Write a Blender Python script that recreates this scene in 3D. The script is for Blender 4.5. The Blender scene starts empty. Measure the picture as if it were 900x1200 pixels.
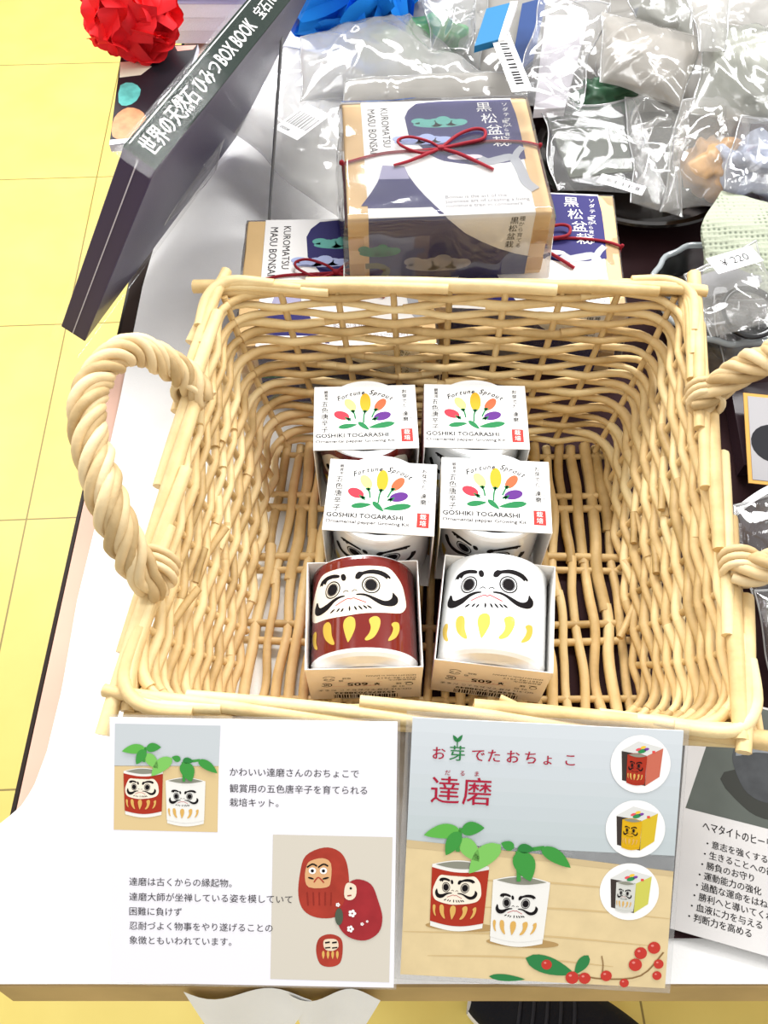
import bpy, bmesh, math, random
from mathutils import Vector, Matrix, noise
from mathutils.geometry import tessellate_polygon

# ------------------------------------------------------------------ camera, light, exposure (script units: centimetres, scaled by S)
S = 0.01
PITCH, FPX, CAMH = math.radians(59), 970.0, 49.3
scn = bpy.context.scene
COL = scn.collection
cam_data = bpy.data.cameras.new('camera')
cam_data.sensor_fit = 'VERTICAL'
cam_data.sensor_height = 24.0
cam_data.lens = FPX / 1200.0 * 24.0
cam_data.clip_start = 0.01
cam = bpy.data.objects.new('camera', cam_data)
COL.objects.link(cam)
cam.location = (0, 0, CAMH * S)
cam.rotation_euler = (math.radians(90) - PITCH, 0, 0)
scn.camera = cam

world = bpy.data.worlds.new('shop_ambient')
world.use_nodes = True
world.node_tree.nodes['Background'].inputs[0].default_value = (1.0, 0.985, 0.96, 1)
world.node_tree.nodes['Background'].inputs[1].default_value = 0.6
scn.world = world


def area(name, loc, target, sx, sy, watts, col=(1, 1, 1)):
    d = bpy.data.lights.new(name, 'AREA')
    d.shape = 'RECTANGLE'
    d.size, d.size_y, d.energy, d.color = sx, sy, watts, col
    o = bpy.data.objects.new(name, d)
    COL.objects.link(o)
    o.location = loc
    o.rotation_euler = (Vector(target) - Vector(loc)).to_track_quat('-Z', 'Y').to_euler()
    return o


area('ceiling_or_fill_lamp', (-0.75, 2.1, 1.75), (0, 0.3, 0), 1.4, 0.5, 46)
area('ceiling_or_fill_lamp', (0.55, 1.9, 1.8), (0, 0.3, 0), 1.2, 0.35, 40)
area('ceiling_or_fill_lamp', (-0.9, 0.35, 2.0), (-0.1, 0.3, 0), 1.2, 0.35, 6)  # added fill with no known fixture, lifts the left cloth and floor
area('ceiling_or_fill_lamp', (1.5, 0.75, 1.6), (-0.1, 0.4, 0), 0.35, 1.0, 18)  # unseen fill from the right, added to brighten the white cloth by the book
area('shop_window', (-2.3, 1.7, 0.9), (0, 0.4, -0.1), 1.6, 1.6, 20, (1, 0.98, 0.95))
scn.view_settings.view_transform = 'Standard'
scn.view_settings.look = 'None'
scn.view_settings.gamma = 1
scn.view_settings.exposure = 0.36
scn.view_settings.use_curve_mapping = False
scn.cycles.transparent_max_bounces = 24


def at(u, v, z):
    """world point (cm) where the photograph's pixel (u,v) meets the level z"""
    a = (v - 600) / FPX
    D = (CAMH - z) / (math.sin(PITCH) + a * math.cos(PITCH))
    return Vector(((u - 450) / FPX * D, D * (math.cos(PITCH) - a * math.sin(PITCH)), z))


def on_y(u, v, Y):
    a = (v - 600) / FPX
    D = Y / (math.cos(PITCH) - a * math.sin(PITCH))
    return Vector(((u - 450) / FPX * D, Y, CAMH - D * (math.sin(PITCH) + a * math.cos(PITCH))))


# ------------------------------------------------------------------ materials
def lin(hexs):
    h = hexs.lstrip('#')
    out = []
    for i in (0, 2, 4):
        c = int(h[i:i + 2], 16) / 255
        out.append(c / 12.92 if c <= 0.04045 else ((c + 0.055) / 1.055) ** 2.4)
    return (*out, 1)


_mc = {}


def M(hexs, rough=0.6, spec=0.16, metal=0.0, var=0.0, vscale=40, bump=0.0, bscale=200, coat=0.0):
    key = (hexs, rough, spec, metal, var, vscale, bump, bscale, coat)
    if key in _mc:
        return _mc[key]
    m = bpy.data.materials.new('paint_' + hexs.lstrip('#'))
    m.use_nodes = True
    nt = m.node_tree
    b = nt.nodes['Principled BSDF']
    b.inputs['Base Color'].default_value = lin(hexs)
    b.inputs['Roughness'].default_value = rough
    b.inputs['Specular IOR Level'].default_value = spec
    b.inputs['Metallic'].default_value = metal
    b.inputs['Coat Weight'].default_value = coat
    b.inputs['Coat Roughness'].default_value = 0.05
    tc = nt.nodes.new('ShaderNodeTexCoord')
    if var > 0:
        n = nt.nodes.new('ShaderNodeTexNoise')
        n.inputs['Scale'].default_value = vscale
        n.inputs['Detail'].default_value = 4
        nt.links.new(tc.outputs['Object'], n.inputs['Vector'])
        hs = nt.nodes.new('ShaderNodeHueSaturation')
        hs.inputs['Color'].default_value = lin(hexs)
        mr = nt.nodes.new('ShaderNodeMapRange')
        mr.inputs[1].default_value = 0.3
        mr.inputs[2].default_value = 0.7
        mr.inputs[3].default_value = 1 - var
        mr.inputs[4].default_value = 1 + var
        nt.links.new(n.outputs['Fac'], mr.inputs[0])
        nt.links.new(mr.outputs[0], hs.inputs['Value'])
        nt.links.new(hs.outputs[0], b.inputs['Base Color'])
    if bump > 0:
        n2 = nt.nodes.new('ShaderNodeTexNoise')
        n2.inputs['Scale'].default_value = bscale
        n2.inputs['Detail'].default_value = 5
        nt.links.new(tc.outputs['Object'], n2.inputs['Vector'])
        bp = nt.nodes.new('ShaderNodeBump')
        bp.inputs['Strength'].default_value = bump
        bp.inputs['Distance'].default_value = 0.002
        nt.links.new(n2.outputs['Fac'], bp.inputs['Height'])
        nt.links.new(bp.outputs[0], b.inputs['Normal'])
    _mc[key] = m
    return m


def plastic(name, hexs='#ffffff', haze=0.12, edge=0.45, rough=0.07, bump=0.10, bscale=22, gl=0.5):
    """clear polythene film: see-through, hazy, with sharp glossy creases"""
    m = bpy.data.materials.new(name)
    m.use_nodes = True
    nt = m.node_tree
    nt.nodes.remove(nt.nodes['Principled BSDF'])
    out = nt.nodes['Material Output']
    tr = nt.nodes.new('ShaderNodeBsdfTransparent')
    gls = nt.nodes.new('ShaderNodeBsdfGlossy')
    gls.inputs['Roughness'].default_value = rough
    df = nt.nodes.new('ShaderNodeBsdfDiffuse')
    df.inputs['Color'].default_value = lin(hexs)
    tl = nt.nodes.new('ShaderNodeBsdfTranslucent')
    tl.inputs['Color'].default_value = lin(hexs)
    mdt = nt.nodes.new('ShaderNodeMixShader')
    mdt.inputs[0].default_value = 0.5
    nt.links.new(df.outputs[0], mdt.inputs[1])
    nt.links.new(tl.outputs[0], mdt.inputs[2])
    mh = nt.nodes.new('ShaderNodeMixShader')
    mh.inputs[0].default_value = haze
    nt.links.new(tr.outputs[0], mh.inputs[1])
    nt.links.new(mdt.outputs[0], mh.inputs[2])
    fr = nt.nodes.new('ShaderNodeFresnel')
    fr.inputs['IOR'].default_value = 1.5
    mul = nt.nodes.new('ShaderNodeMath')
    mul.operation = 'MULTIPLY_ADD'
    mul.use_clamp = True
    mul.inputs[1].default_value = edge * 2
    mul.inputs[2].default_value = gl * 0.08
    nt.links.new(fr.outputs[0], mul.inputs[0])
    mx = nt.nodes.new('ShaderNodeMixShader')
    nt.links.new(mul.outputs[0], mx.inputs[0])
    nt.links.new(mh.outputs[0], mx.inputs[1])
    nt.links.new(gls.outputs[0], mx.inputs[2])
    nt.links.new(mx.outputs[0], out.inputs[0])
    tc = nt.nodes.new('ShaderNodeTexCoord')
    n2 = nt.nodes.new('ShaderNodeTexNoise')
    n2.inputs['Scale'].default_value = bscale
    n2.inputs['Detail'].default_value = 2
    nt.links.new(tc.outputs['Object'], n2.inputs['Vector'])
    bp = nt.nodes.new('ShaderNodeBump')
    bp.inputs['Strength'].default_value = bump
    bp.inputs['Distance'].default_value = 0.004
    nt.links.new(n2.outputs['Fac'], bp.inputs['Height'])
    for s in (gls, fr):
        nt.links.new(bp.outputs[0], s.inputs['Normal'])
    return m


def wicker_material(name, dark, mid, light, rough=0.5):
    m = bpy.data.materials.new(name)
    m.use_nodes = True
    nt = m.node_tree
    b = nt.nodes['Principled BSDF']
    b.inputs['Roughness'].default_value = rough
    b.inputs['Specular IOR Level'].default_value = 0.35
    at_ = nt.nodes.new('ShaderNodeAttribute')
    at_.attribute_name = 'tone'
    tc = nt.nodes.new('ShaderNodeTexCoord')
    n = nt.nodes.new('ShaderNodeTexNoise')
    n.inputs['Scale'].default_value = 70
    n.inputs['Detail'].default_value = 5
    nt.links.new(tc.outputs['Object'], n.inputs['Vector'])
    ad = nt.nodes.new('ShaderNodeMath')
    ad.operation = 'MULTIPLY_ADD'
    ad.inputs[1].default_value = 0.55
    nt.links.new(n.outputs['Fac'], ad.inputs[0])
    nt.links.new(at_.outputs['Fac'], ad.inputs[2])
    rp = nt.nodes.new('ShaderNodeValToRGB')
    rp.color_ramp.elements[0].position = 0.2
    rp.color_ramp.elements[0].color = lin(dark)
    rp.color_ramp.elements[1].position = 1.0
    rp.color_ramp.elements[1].color = lin(light)
    e = rp.color_ramp.elements.new(0.55)
    e.color = lin(mid)
    nt.links.new(ad.outputs[0], rp.inputs[0])
    nt.links.new(rp.outputs[0], b.inputs['Base Color'])
    n3 = nt.nodes.new('ShaderNodeTexNoise')
    n3.inputs['Scale'].default_value = 350
    n3.inputs['Detail'].default_value = 3
    nt.links.new(tc.outputs['Object'], n3.inputs['Vector'])
    bp = nt.nodes.new('ShaderNodeBump')
    bp.inputs['Strength'].default_value = 0.25
    bp.inputs['Distance'].default_value = 0.001
    nt.links.new(n3.outputs['Fac'], bp.inputs['Height'])
    nt.links.new(bp.outputs[0], b.inputs['Normal'])
    return m


WICK = wicker_material('peeled_willow', '#a98b57', '#dbbd86', '#f0dca9')
ROPE = wicker_material('twisted_rush', '#a68a5c', '#d2b788', '#e8d3a8', 0.6)
CLEAR = plastic('clear_film', haze=0.07, edge=0.4)
HAZY = plastic('hazy_film', '#f2f1ec', haze=0.36, edge=0.45)
GREYF = plastic('grey_film', '#dedad2', haze=0.5, edge=0.45, rough=0.1)
SMOKY = plastic('smoky_film', '#b9bab2', haze=0.55, edge=0.5, rough=0.12)
SEAL = plastic('film_seal', '#ffffff', haze=0.45, edge=0.5)


# ------------------------------------------------------------------ mesh collecting
class MB:
    def __init__(s):
        s.v, s.f, s.mi, s.t, s.sm, s.mats = [], [], [], [], [], []

    def add(s, verts, faces, mat, tone=0.3, smooth=True):
        if mat not in s.mats:
            s.mats.append(mat)
        k = s.mats.index(mat)
        o = len(s.v)
        s.v += [tuple(p) for p in verts]
        s.t += [tone] * len(verts)
        for f in faces:
            s.f.append([i + o for i in f])
            s.mi.append(k)
            s.sm.append(smooth)

    def build(s, name, parent=None, loc=(0, 0, 0), rot=(0, 0, 0)):
        me = bpy.data.meshes.new(name)
        me.from_pydata([(x * S, y * S, z * S) for x, y, z in s.v], [], s.f)
        for m in s.mats:
            me.materials.append(m)
        me.polygons.foreach_set('material_index', s.mi)
        me.polygons.foreach_set('use_smooth', s.sm)
        a = me.attributes.new('tone', 'FLOAT', 'POINT')
        a.data.foreach_set('value', s.t)
        me.update()
        o = bpy.data.objects.new(name, me)
        COL.objects.link(o)
        if parent:
            o.parent = parent
        o.location = [c * S for c in loc]
        o.rotation_euler = rot
        return o

    def shift(s, d):
        s.v = [(x - d[0], y - d[1], z - d[2]) for x, y, z in s.v]
        return s


def tag(o, label=None, cat=None, group=None, kind=None):
    for k, val in (('label', label), ('category', cat), ('group', group), ('kind', kind)):
        if val:
            o[k] = val
    return o


def empty(name, label, cat, loc=(0, 0, 0), rot=(0, 0, 0), group=None):
    o = bpy.data.objects.new(name, None)
    o.empty_display_size = 0.02
    COL.objects.link(o)
    o.location = [c * S for c in loc]
    o.rotation_euler = rot
    return tag(o, label, cat, group)


def copy_tree(o, parent=None):
    c = o.copy()
    COL.objects.link(c)
    if parent:
        c.parent = parent
    for ch in list(o.children):
        copy_tree(ch, c)
    return c


def catmull(pts, n=6, closed=False):
    P = [Vector(p) for p in pts]
    N = len(P)
    out = []
    rng = range(N) if closed else range(N - 1)
    for i in rng:
        if closed:
            a, b, c, d = P[(i - 1) % N], P[i], P[(i + 1) % N], P[(i + 2) % N]
        else:
            a, b, c, d = P[max(i - 1, 0)], P[i], P[i + 1], P[min(i + 2, N - 1)]
        for k in range(n):
            t = k / n
            out.append(0.5 * ((2 * b) + (c - a) * t + (2 * a - 5 * b + 4 * c - d) * t * t + (3 * b - a - 3 * c + d) * t ** 3))
    if not closed:
        out.append(P[-1].copy())
    return out


def tube(mb, pts, r, mat, n=8, tone=0.3, cap=True, closed=False, flat=1.0):
    P = [Vector(p) for p in pts]
    N = len(P)
    rr = (lambda i: r) if not callable(r) else (lambda i: r(i / max(N - 1, 1)))
    verts, faces = [], []
    up = None
    for i in range(N):
        if closed:
            t = P[(i + 1) % N] - P[i - 1]
        else:
            t = P[min(i + 1, N - 1)] - P[max(i - 1, 0)]
        t.normalize()
        if up is None:
            up = Vector((0, 0, 1)) if abs(t.z) < 0.9 else Vector((1, 0, 0))
        a = up - t * up.dot(t)
        if a.length < 1e-6:
            a = t.orthogonal()
        a.normalize()
        up = a
        b = t.cross(a)
        q = rr(i)
        for k in range(n):
            w = 2 * math.pi * k / n
            verts.append(P[i] + a * (math.cos(w) * q * flat) + b * (math.sin(w) * q))
    for i in range(N if closed else N - 1):
        j = (i + 1) % N
        for k in range(n):
            k2 = (k + 1) % n
            faces.append((i * n + k, i * n + k2, j * n + k2, j * n + k))
    mb.add(verts, faces, mat, tone)
    if cap and not closed:
        mb.add([verts[k] for k in range(n)], [tuple(reversed(range(n)))], mat, tone, False)
        o = (N - 1) * n
        mb.add([verts[o + k] for k in range(n)], [tuple(range(n))], mat, tone, False)


def rbox(mb, x0, x1, y0, y1, z0, z1, mat, bev=0.05, seg=2, mtx=None):
    bm = bmesh.new()
    bmesh.ops.create_cube(bm, size=1)
    bmesh.ops.transform(bm, verts=bm.verts, matrix=Matrix.Translation(((x0 + x1) / 2, (y0 + y1) / 2, (z0 + z1) / 2)) @ Matrix.Diagonal((x1 - x0, y1 - y0, z1 - z0, 1)))
    if bev > 0:
        bmesh.ops.bevel(bm, geom=list(bm.edges), offset=bev, segments=seg, profile=0.6, affect='EDGES')
    if mtx:
        bmesh.ops.transform(bm, verts=bm.verts, matrix=mtx)
    bm.verts.index_update()
    mb.add([v.co.copy() for v in bm.verts], [[v.index for v in f.verts] for f in bm.faces], mat, smooth=False)
    bm.free()


def lathe(mb, prof, mat, n=48):
    """prof: (radius, z, material or None)"""
    for i in range(len(prof) - 1):
        r0, z0 = prof[i][:2]
        r1, z1 = prof[i + 1][:2]
        m = prof[i][2] if len(prof[i]) > 2 else mat
        vs = []
        for k in range(n):
            w = 2 * math.pi * k / n
            vs += [(r0 * math.cos(w), r0 * math.sin(w), z0), (r1 * math.cos(w), r1 * math.sin(w), z1)]
        mb.add(vs, [(2 * k, (2 * k + 2) % (2 * n), (2 * k + 3) % (2 * n), 2 * k + 1) for k in range(n)], m)


def grid(mb, fn, nu, nv, mat, smooth=True, tone=0.3):
    vs = [fn(i / nu, j / nv) for j in range(nv + 1) for i in range(nu + 1)]
    w = nu + 1
    fs = [(j * w + i, j * w + i + 1, (j + 1) * w + i + 1, (j + 1) * w + i) for j in range(nv) for i in range(nu)]
    mb.add(vs, fs, mat, tone, smooth)


# ------------------------------------------------------------------ flat printing: shapes and lettering laid on a surface
_tx = {}


def text_geo(body, bold=0.0):
    k = (body, bold)
    if k not in _tx:
        c = bpy.data.curves.new('lettering', 'FONT')
        c.body = body
        c.size = 1
        c.resolution_u = 2
        c.offset = bold
        o = bpy.data.objects.new('lettering', c)
        COL.objects.link(o)
        me = bpy.data.meshes.new_from_object(o.evaluated_get(bpy.context.evaluated_depsgraph_get()))
        _tx[k] = ([(v.co.x, v.co.y) for v in me.vertices], [list(p.vertices) for p in me.polygons])
        bpy.data.objects.remove(o)
        bpy.data.curves.remove(c)
        bpy.data.meshes.remove(me)
    return _tx[k]


class Print:
    def __init__(s):
        s.items = []

    def raw(s, mat, verts, faces, layer=1):
        s.items.append((mat, layer, [tuple(v[:2]) for v in verts], faces))

    def poly(s, mat, pts, layer=1, smooth=0):
        if smooth:
            pts = catmull([(p[0], p[1], 0) for p in pts], smooth, True)
        pts = [(p[0], p[1]) for p in pts]
        tris = tessellate_polygon([[Vector((x, y, 0)) for x, y in pts]])
        s.raw(mat, pts, [list(t) for t in tris], layer)

    def rect(s, mat, x0, y0, x1, y1, layer=1):
        s.raw(mat, [(x0, y0), (x1, y0), (x1, y1), (x0, y1)], [[0, 1, 2, 3]], layer)

    def ell(s, mat, cx, cy, rx, ry, rot=0, layer=1, n=26):
        c, d = math.cos(rot), math.sin(rot)
        pts = []
        for k in range(n):
            w = 2 * math.pi * k / n
            x, y = rx * math.cos(w), ry * math.sin(w)
            pts.append((cx + x * c - y * d, cy + x * d + y * c))
        s.raw(mat, pts, [list(range(n))], layer)

    def ring(s, mat, cx, cy, r0, r1, layer=1, n=32, a0=0, a1=2 * math.pi):
        vs, fs = [], []
        for k in range(n + 1):
            w = a0 + (a1 - a0) * k / n
            vs += [(cx + r0 * math.cos(w), cy + r0 * math.sin(w)), (cx + r1 * math.cos(w), cy + r1 * math.sin(w))]
        s.raw(mat, vs, [[2 * k, 2 * k + 1, 2 * k + 3, 2 * k + 2] for k in range(n)], layer)

    def leaf(s, mat, x0, y0, x1, y1, w, layer=1, bend=0.0):
        d = Vector((x1 - x0, y1 - y0))
        nrm = Vector((-d.y, d.x)).normalized()
        n = 9
        a, b = [], []
        for k in range(n + 1):
            t = k / n
            c = Vector((x0, y0)) + d * t + nrm * bend * math.sin(math.pi * t)
            h = w * 0.5 * math.sin(math.pi * t ** 0.75) ** 0.8 if 0 < t < 1 else 0
            a.append(c + nrm * h)
            b.append(c - nrm * h)
        vs = [p for q in zip(a, b) for p in q]
        s.raw(mat, vs, [[2 * k + 1, 2 * k + 3, 2 * k + 2, 2 * k] for k in range(n)], layer)

    def stroke(s, mat, pts, w, layer=1, smooth=4, taper=False):
        P = catmull([(p[0], p[1], 0) for p in pts], smooth) if smooth else [Vector((p[0], p[1], 0)) for p in pts]
        vs = []
        N = len(P)
        for i in range(N):
            t = P[min(i + 1, N - 1)] - P[max(i - 1, 0)]
            nn = Vector((-t.y, t.x, 0)).normalized()
            h = w * 0.5 * (1.0 if not taper else max(0.15, math.sin(math.pi * (0.08 + 0.84 * i / (N - 1)))))
            vs += [P[i] + nn * h, P[i] - nn * h]
        s.raw(mat, vs, [[2 * k + 1, 2 * k + 3, 2 * k + 2, 2 * k] for k in range(N - 1)], layer)

    def text(s, mat, body, x, y, size, rot=0, bold=0.0, align='L', layer=2, sx=1.0, shear=0.0, width=None):
        if bold and any(ord(ch) > 0x2fff for ch in body):
            # signs with many fine strokes: thicken by printing twice, a hair apart
            h = bold * size * .55
            s.text(mat, body, x - h * math.cos(rot), y - h * math.sin(rot), size, rot, 0, align, layer, sx, shear, width)
            x, y, bold = x + h * math.cos(rot), y + h * math.sin(rot), 0
            layer += .5
        vs, fs = text_geo(body, bold)
        if not vs:
            return
        x0, x1 = min(p[0] for p in vs), max(p[0] for p in vs)
        if width:
            sx = width / ((x1 - x0) * size)
        off = {'L': 0 if not width else x0, 'C': (x0 + x1) / 2, 'R': x1}[align]
        c, d = math.cos(rot), math.sin(rot)
        out = []
        for px, py in vs:
            a, b = (px - off + py * shear) * size * sx, py * size
            out.append((x + a * c - b * d, y + a * d + b * c))
        s.raw(mat, out, fs, layer)

    def vtext(s, mat, body, x, y, size, pitch=None, bold=0.0, layer=2, rot=0):
        """vertical writing: x is the column's middle, y the top of the first sign"""
        for i, ch in enumerate(body):
            s.text(mat, ch, x, y - 0.85 * size - i * (pitch or size * 1.05), size, bold=bold, align='C', layer=layer)

    def put(s, other, fn, dl=0):
        for mat, layer, vs, fs in other.items:
            s.raw(mat, [fn(x, y) for x, y in vs], fs, layer + dl)

    def emit(s, mb, mapf, cutx=(), cuty=()):
        for mat, layer, vs, fs in s.items:
            if cutx or cuty:
                bm = bmesh.new()
                bv = [bm.verts.new((x, y, 0)) for x, y in vs]
                for f in fs:
                    try:
                        bm.faces.new([bv[i] for i in f])
                    except ValueError:
                        pass
                xs = [v[0] for v in vs]
                ys = [v[1] for v in vs]
                for c in cutx:
                    if min(xs) < c < max(xs):
                        bmesh.ops.bisect_plane(bm, geom=bm.verts[:] + bm.edges[:] + bm.faces[:], plane_co=(c, 0, 0), plane_no=(1, 0, 0), dist=1e-5)
                for c in cuty:
                    if min(ys) < c < max(ys):
                        bmesh.ops.bisect_plane(bm, geom=bm.verts[:] + bm.edges[:] + bm.faces[:], plane_co=(0, c, 0), plane_no=(0, 1, 0), dist=1e-5)
                bm.verts.index_update()
                vs = [(v.co.x, v.co.y) for v in bm.verts]
                fs = [[v.index for v in f.verts] for f in bm.faces]
                bm.free()
            mb.add([mapf(x, y, layer) for x, y in vs], fs, mat, smooth=False)


EPS = 0.006
INK = M('#171416', 0.7, .1)
GREYINK = M('#3a3638', 0.7, .1)
WHITE = M('#f3f1ee', 0.55)
REDINK = M('#b3202c', 0.45)
GREEN = M('#1f7643', 0.6)
GOLDINK = M('#c9a846', 0.4)
CREAM = M('#f1e6d2', 0.35, coat=0.6)

# ------------------------------------------------------------------ the setting: tiled floor
FLOOR_Z = -73.0


def floor_material():
    m = bpy.data.materials.new('yellow_floor_tile')
    m.use_nodes = True
    nt = m.node_tree
    b = nt.nodes['Principled BSDF']
    b.inputs['Roughness'].default_value = 0.42
    tc = nt.nodes.new('ShaderNodeTexCoord')
    mp = nt.nodes.new('ShaderNodeMapping')
    mp.inputs['Rotation'].default_value[2] = math.radians(-2.6)
    mp.inputs['Scale'].default_value = (1 / 0.453,) * 3
    nt.links.new(tc.outputs['Object'], mp.inputs['Vector'])
    sp = nt.nodes.new('ShaderNodeSeparateXYZ')
    nt.links.new(mp.outputs[0], sp.inputs[0])
    masks = []
    for k, off in ((0, 0.283), (1, 0.354)):
        ad = nt.nodes.new('ShaderNodeMath')
        ad.operation = 'ADD'
        ad.inputs[1].default_value = off
        nt.links.new(sp.outputs[k], ad.inputs[0])
        fr = nt.nodes.new('ShaderNodeMath')
        fr.operation = 'FRACT'
        nt.links.new(ad.outputs[0], fr.inputs[0])
        lt = nt.nodes.new('ShaderNodeMath')
        lt.operation = 'LESS_THAN'
        lt.inputs[1].default_value = 0.0065
        nt.links.new(fr.outputs[0], lt.inputs[0])
        masks.append(lt)
    mx = nt.nodes.new('ShaderNodeMath')
    mx.operation = 'MAXIMUM'
    nt.links.new(masks[0].outputs[0], mx.inputs[0])
    nt.links.new(masks[1].outputs[0], mx.inputs[1])
    n = nt.nodes.new('ShaderNodeTexNoise')
    n.inputs['Scale'].default_value = 9
    n.inputs['Detail'].default_value = 6
    nt.links.new(tc.outputs['Object'], n.inputs['Vector'])
    rp = nt.nodes.new('ShaderNodeValToRGB')
    rp.color_ramp.elements[0].position = 0.3
    rp.color_ramp.elements[0].color = lin('#d2be62')
    rp.color_ramp.elements[1].position = 0.7
    rp.color_ramp.elements[1].color = lin('#d9c66c')
    nt.links.new(n.outputs['Fac'], rp.inputs[0])
    mc = nt.nodes.new('ShaderNodeMix')
    mc.data_type = 'RGBA'
    nt.links.new(mx.outputs[0], mc.inputs['Factor'])
    nt.links.new(rp.outputs[0], mc.inputs['A'])
    mc.inputs['B'].default_value = lin('#86753a')
    nt.links.new(mc.outputs['Result'], b.inputs['Base Color'])
    return m


mb = MB()
rbox(mb, -260, 160, -120, 330, -2, 0, floor_material(), 0)
tag(mb.build('floor', loc=(0, 0, FLOOR_Z)), kind='structure')

# ------------------------------------------------------------------ table
TX0, TX1, TY0, TY1 = -21.4, 95.0, 1.0, 112.0
table = empty('display_table', 'pale wooden display table with a dark edge, under the white cloth', 'table', ((TX0 + TX1) / 2, (TY0 + TY1) / 2, FLOOR_Z))
tx, ty = (TX0 + TX1) / 2, (TY0 + TY1) / 2
mb = MB()
rbox(mb, TX0 - tx + .35, TX1 - tx, TY0 - ty + .25, TY1 - ty, -2.6 - FLOOR_Z, -FLOOR_Z, M('#d6ae9b', 0.5, var=0.06, vscale=14), 0.15)
mb.build('tabletop', table)
mb = MB()
rbox(mb, TX0 - tx + .08, TX0 - tx + .35, TY0 - ty + 1.6, TY1 - ty, -2.6 - FLOOR_Z, -FLOOR_Z, M('#251a14', 0.4), 0.05)
tag(mb.build('side_edge_band', table), 'dark brown edge band')
mb = MB()
y0, z0 = TY0 - ty, -FLOOR_Z
prof = [(y0 + .25, z0), (y0 - .02, z0 - .05), (y0 - .62, z0 - 2.3), (y0 - .55, z0 - 2.6), (y0 + .25, z0 - 2.6)]
vs = [(TX0 - tx + 1.0 + .25 * k, y, z) for k, (y, z) in enumerate(prof)] + [(TX1 - tx, y, z) for y, z in prof]
mb.add(vs, [(k, (k + 1) % 5, (k + 1) % 5 + 5, k + 5) for k in range(5)] + [(4, 3, 2, 1, 0), (5, 6, 7, 8, 9)], M('#b89a68', 0.5, var=0.15, vscale=18), smooth=False)
tag(mb.build('front_edge_band', table), 'tan front edge band')
for lx in (TX0 + 12, TX1 - 8):
    for ly in (TY0 + 22, TY1 - 8):
        mb = MB()
        rbox(mb, lx - tx - 2, lx - tx + 2, ly - ty - 2, ly - ty + 2, 0, -2.6 - FLOOR_Z, M('#3a3532', 0.5), 0.2)
        mb.build('leg', table)


# white tablecloth: its left edge traced where the photo shows it on the tabletop
edge_px = [(215, 235), (200, 260), (180, 290), (167, 335), (156, 390), (140, 470), (127, 528), (112, 615), (90, 705), (72, 810), (55, 880), (40, 920), (27, 942), (0, 966), (-40, 985)]
EDG = [at(u, v, 0.2) for u, v in edge_px]
EDG = [Vector((EDG[0].x + 2, 104, 0))] + EDG + [Vector((-26.5, 1.0, 0))]


def cloth_left(y):
    for a, b in zip(EDG, EDG[1:]):
        if b.y <= y <= a.y:
            t = (a.y - y) / max(a.y - b.y, 1e-6)
            return a.x + (b.x - a.x) * t
    return EDG[-1].x


def cloth_fn(u, v):
    y = 1.12 + (104 - 1.12) * (v ** 1.7)
    xl = cloth_left(y)
    x = xl + (80 - xl) * (u ** 1.5)
    z = 0.18 + 0.10 * max(0, noise.noise(Vector((x * 0.12, y * 0.12, 3.1))))
    over = max(0.0, TX0 - x)
    z -= 0.10 * over ** 1.5
    return (x, y, z)


CLOTH = M('#f4f3f1', 0.85, 0.2, var=0.02, vscale=30, bump=0.15, bscale=900)
cloth = empty('tablecloth', 'white tablecloth spread over the table, hanging off its left front corner', 'tablecloth', (20, 40, 0))
mb = MB()
grid(mb, cloth_fn, 60, 110, CLOTH)
mb.shift((20, 40, 0))
mb.build('cloth_sheet', cloth)


def tail(points, name):
    """a pointed corner of the cloth hanging below the front edge of the table"""
    mb = MB()
    L, R, T = [Vector(p) for p in points]

    def fn(u, v):
        p = L.lerp(R, u).lerp(T, v)
        w = (1 - v) * 0.5
        return (p.x, p.y - 0.3 * math.sin(u * 7 + v * 2) * (1 - v) - .35, p.z)
    grid(mb, fn, 16, 16, CLOTH)
    mb.shift((20, 40, 0))
    return mb.build(name, cloth)


tail([at(216, 1153, .1), at(366, 1158, .1), at(292, 1262, -20)], 'hanging_corner')
tail([at(338, 1156, .05), at(446, 1158, .05), at(384, 1262, -18)], 'hanging_corner')

# dark maroon cloth on the right part of the table, and a brown one at the back left
MAROON = M('#2c1518', 0.8, 0.2, var=0.15, vscale=25)
mb = MB()
grid(mb, lambda u, v: (1.0 + 74 * u + (0.5 * math.sin(v * 9)) * (1 - u), 3.2 + 92 * v, 0.46 + 0.06 * noise.noise(Vector((u * 9, v * 9, 0)))), 30, 40, MAROON)
mb.shift((30, 40, 0))
tag(mb.build('dark_cloth', loc=(30, 40, 0)), 'dark maroon cloth lying over the right side of the white tablecloth', 'cloth')
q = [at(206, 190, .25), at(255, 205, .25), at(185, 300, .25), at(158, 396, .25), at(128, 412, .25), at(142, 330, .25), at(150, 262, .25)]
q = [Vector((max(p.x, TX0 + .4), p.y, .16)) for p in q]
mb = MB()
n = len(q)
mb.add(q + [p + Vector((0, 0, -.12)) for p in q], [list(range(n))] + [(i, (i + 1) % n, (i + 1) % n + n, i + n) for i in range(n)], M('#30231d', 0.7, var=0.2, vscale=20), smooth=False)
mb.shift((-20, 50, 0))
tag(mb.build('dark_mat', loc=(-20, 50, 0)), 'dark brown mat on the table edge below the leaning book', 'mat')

# ------------------------------------------------------------------ wicker basket
random.seed(7)
rim_c = [at(254, 340, 12.0), at(800, 340, 12.0), at(876, 852, 10.4), at(152, 822, 10.4)]   # back left, back right, front right, front left
base_c = [at(330, 520, .9), at(705, 522, .9), at(750, 842, .9), at(270, 842, .9)]
BC = sum(base_c, Vector()) / 4
BC.z = 0.55
for p in rim_c + base_c:
    p -= BC
basket = empty('wicker_basket', 'rectangular pale wicker basket with two twisted rope handles, holding the small boxes', 'basket', BC)


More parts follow.
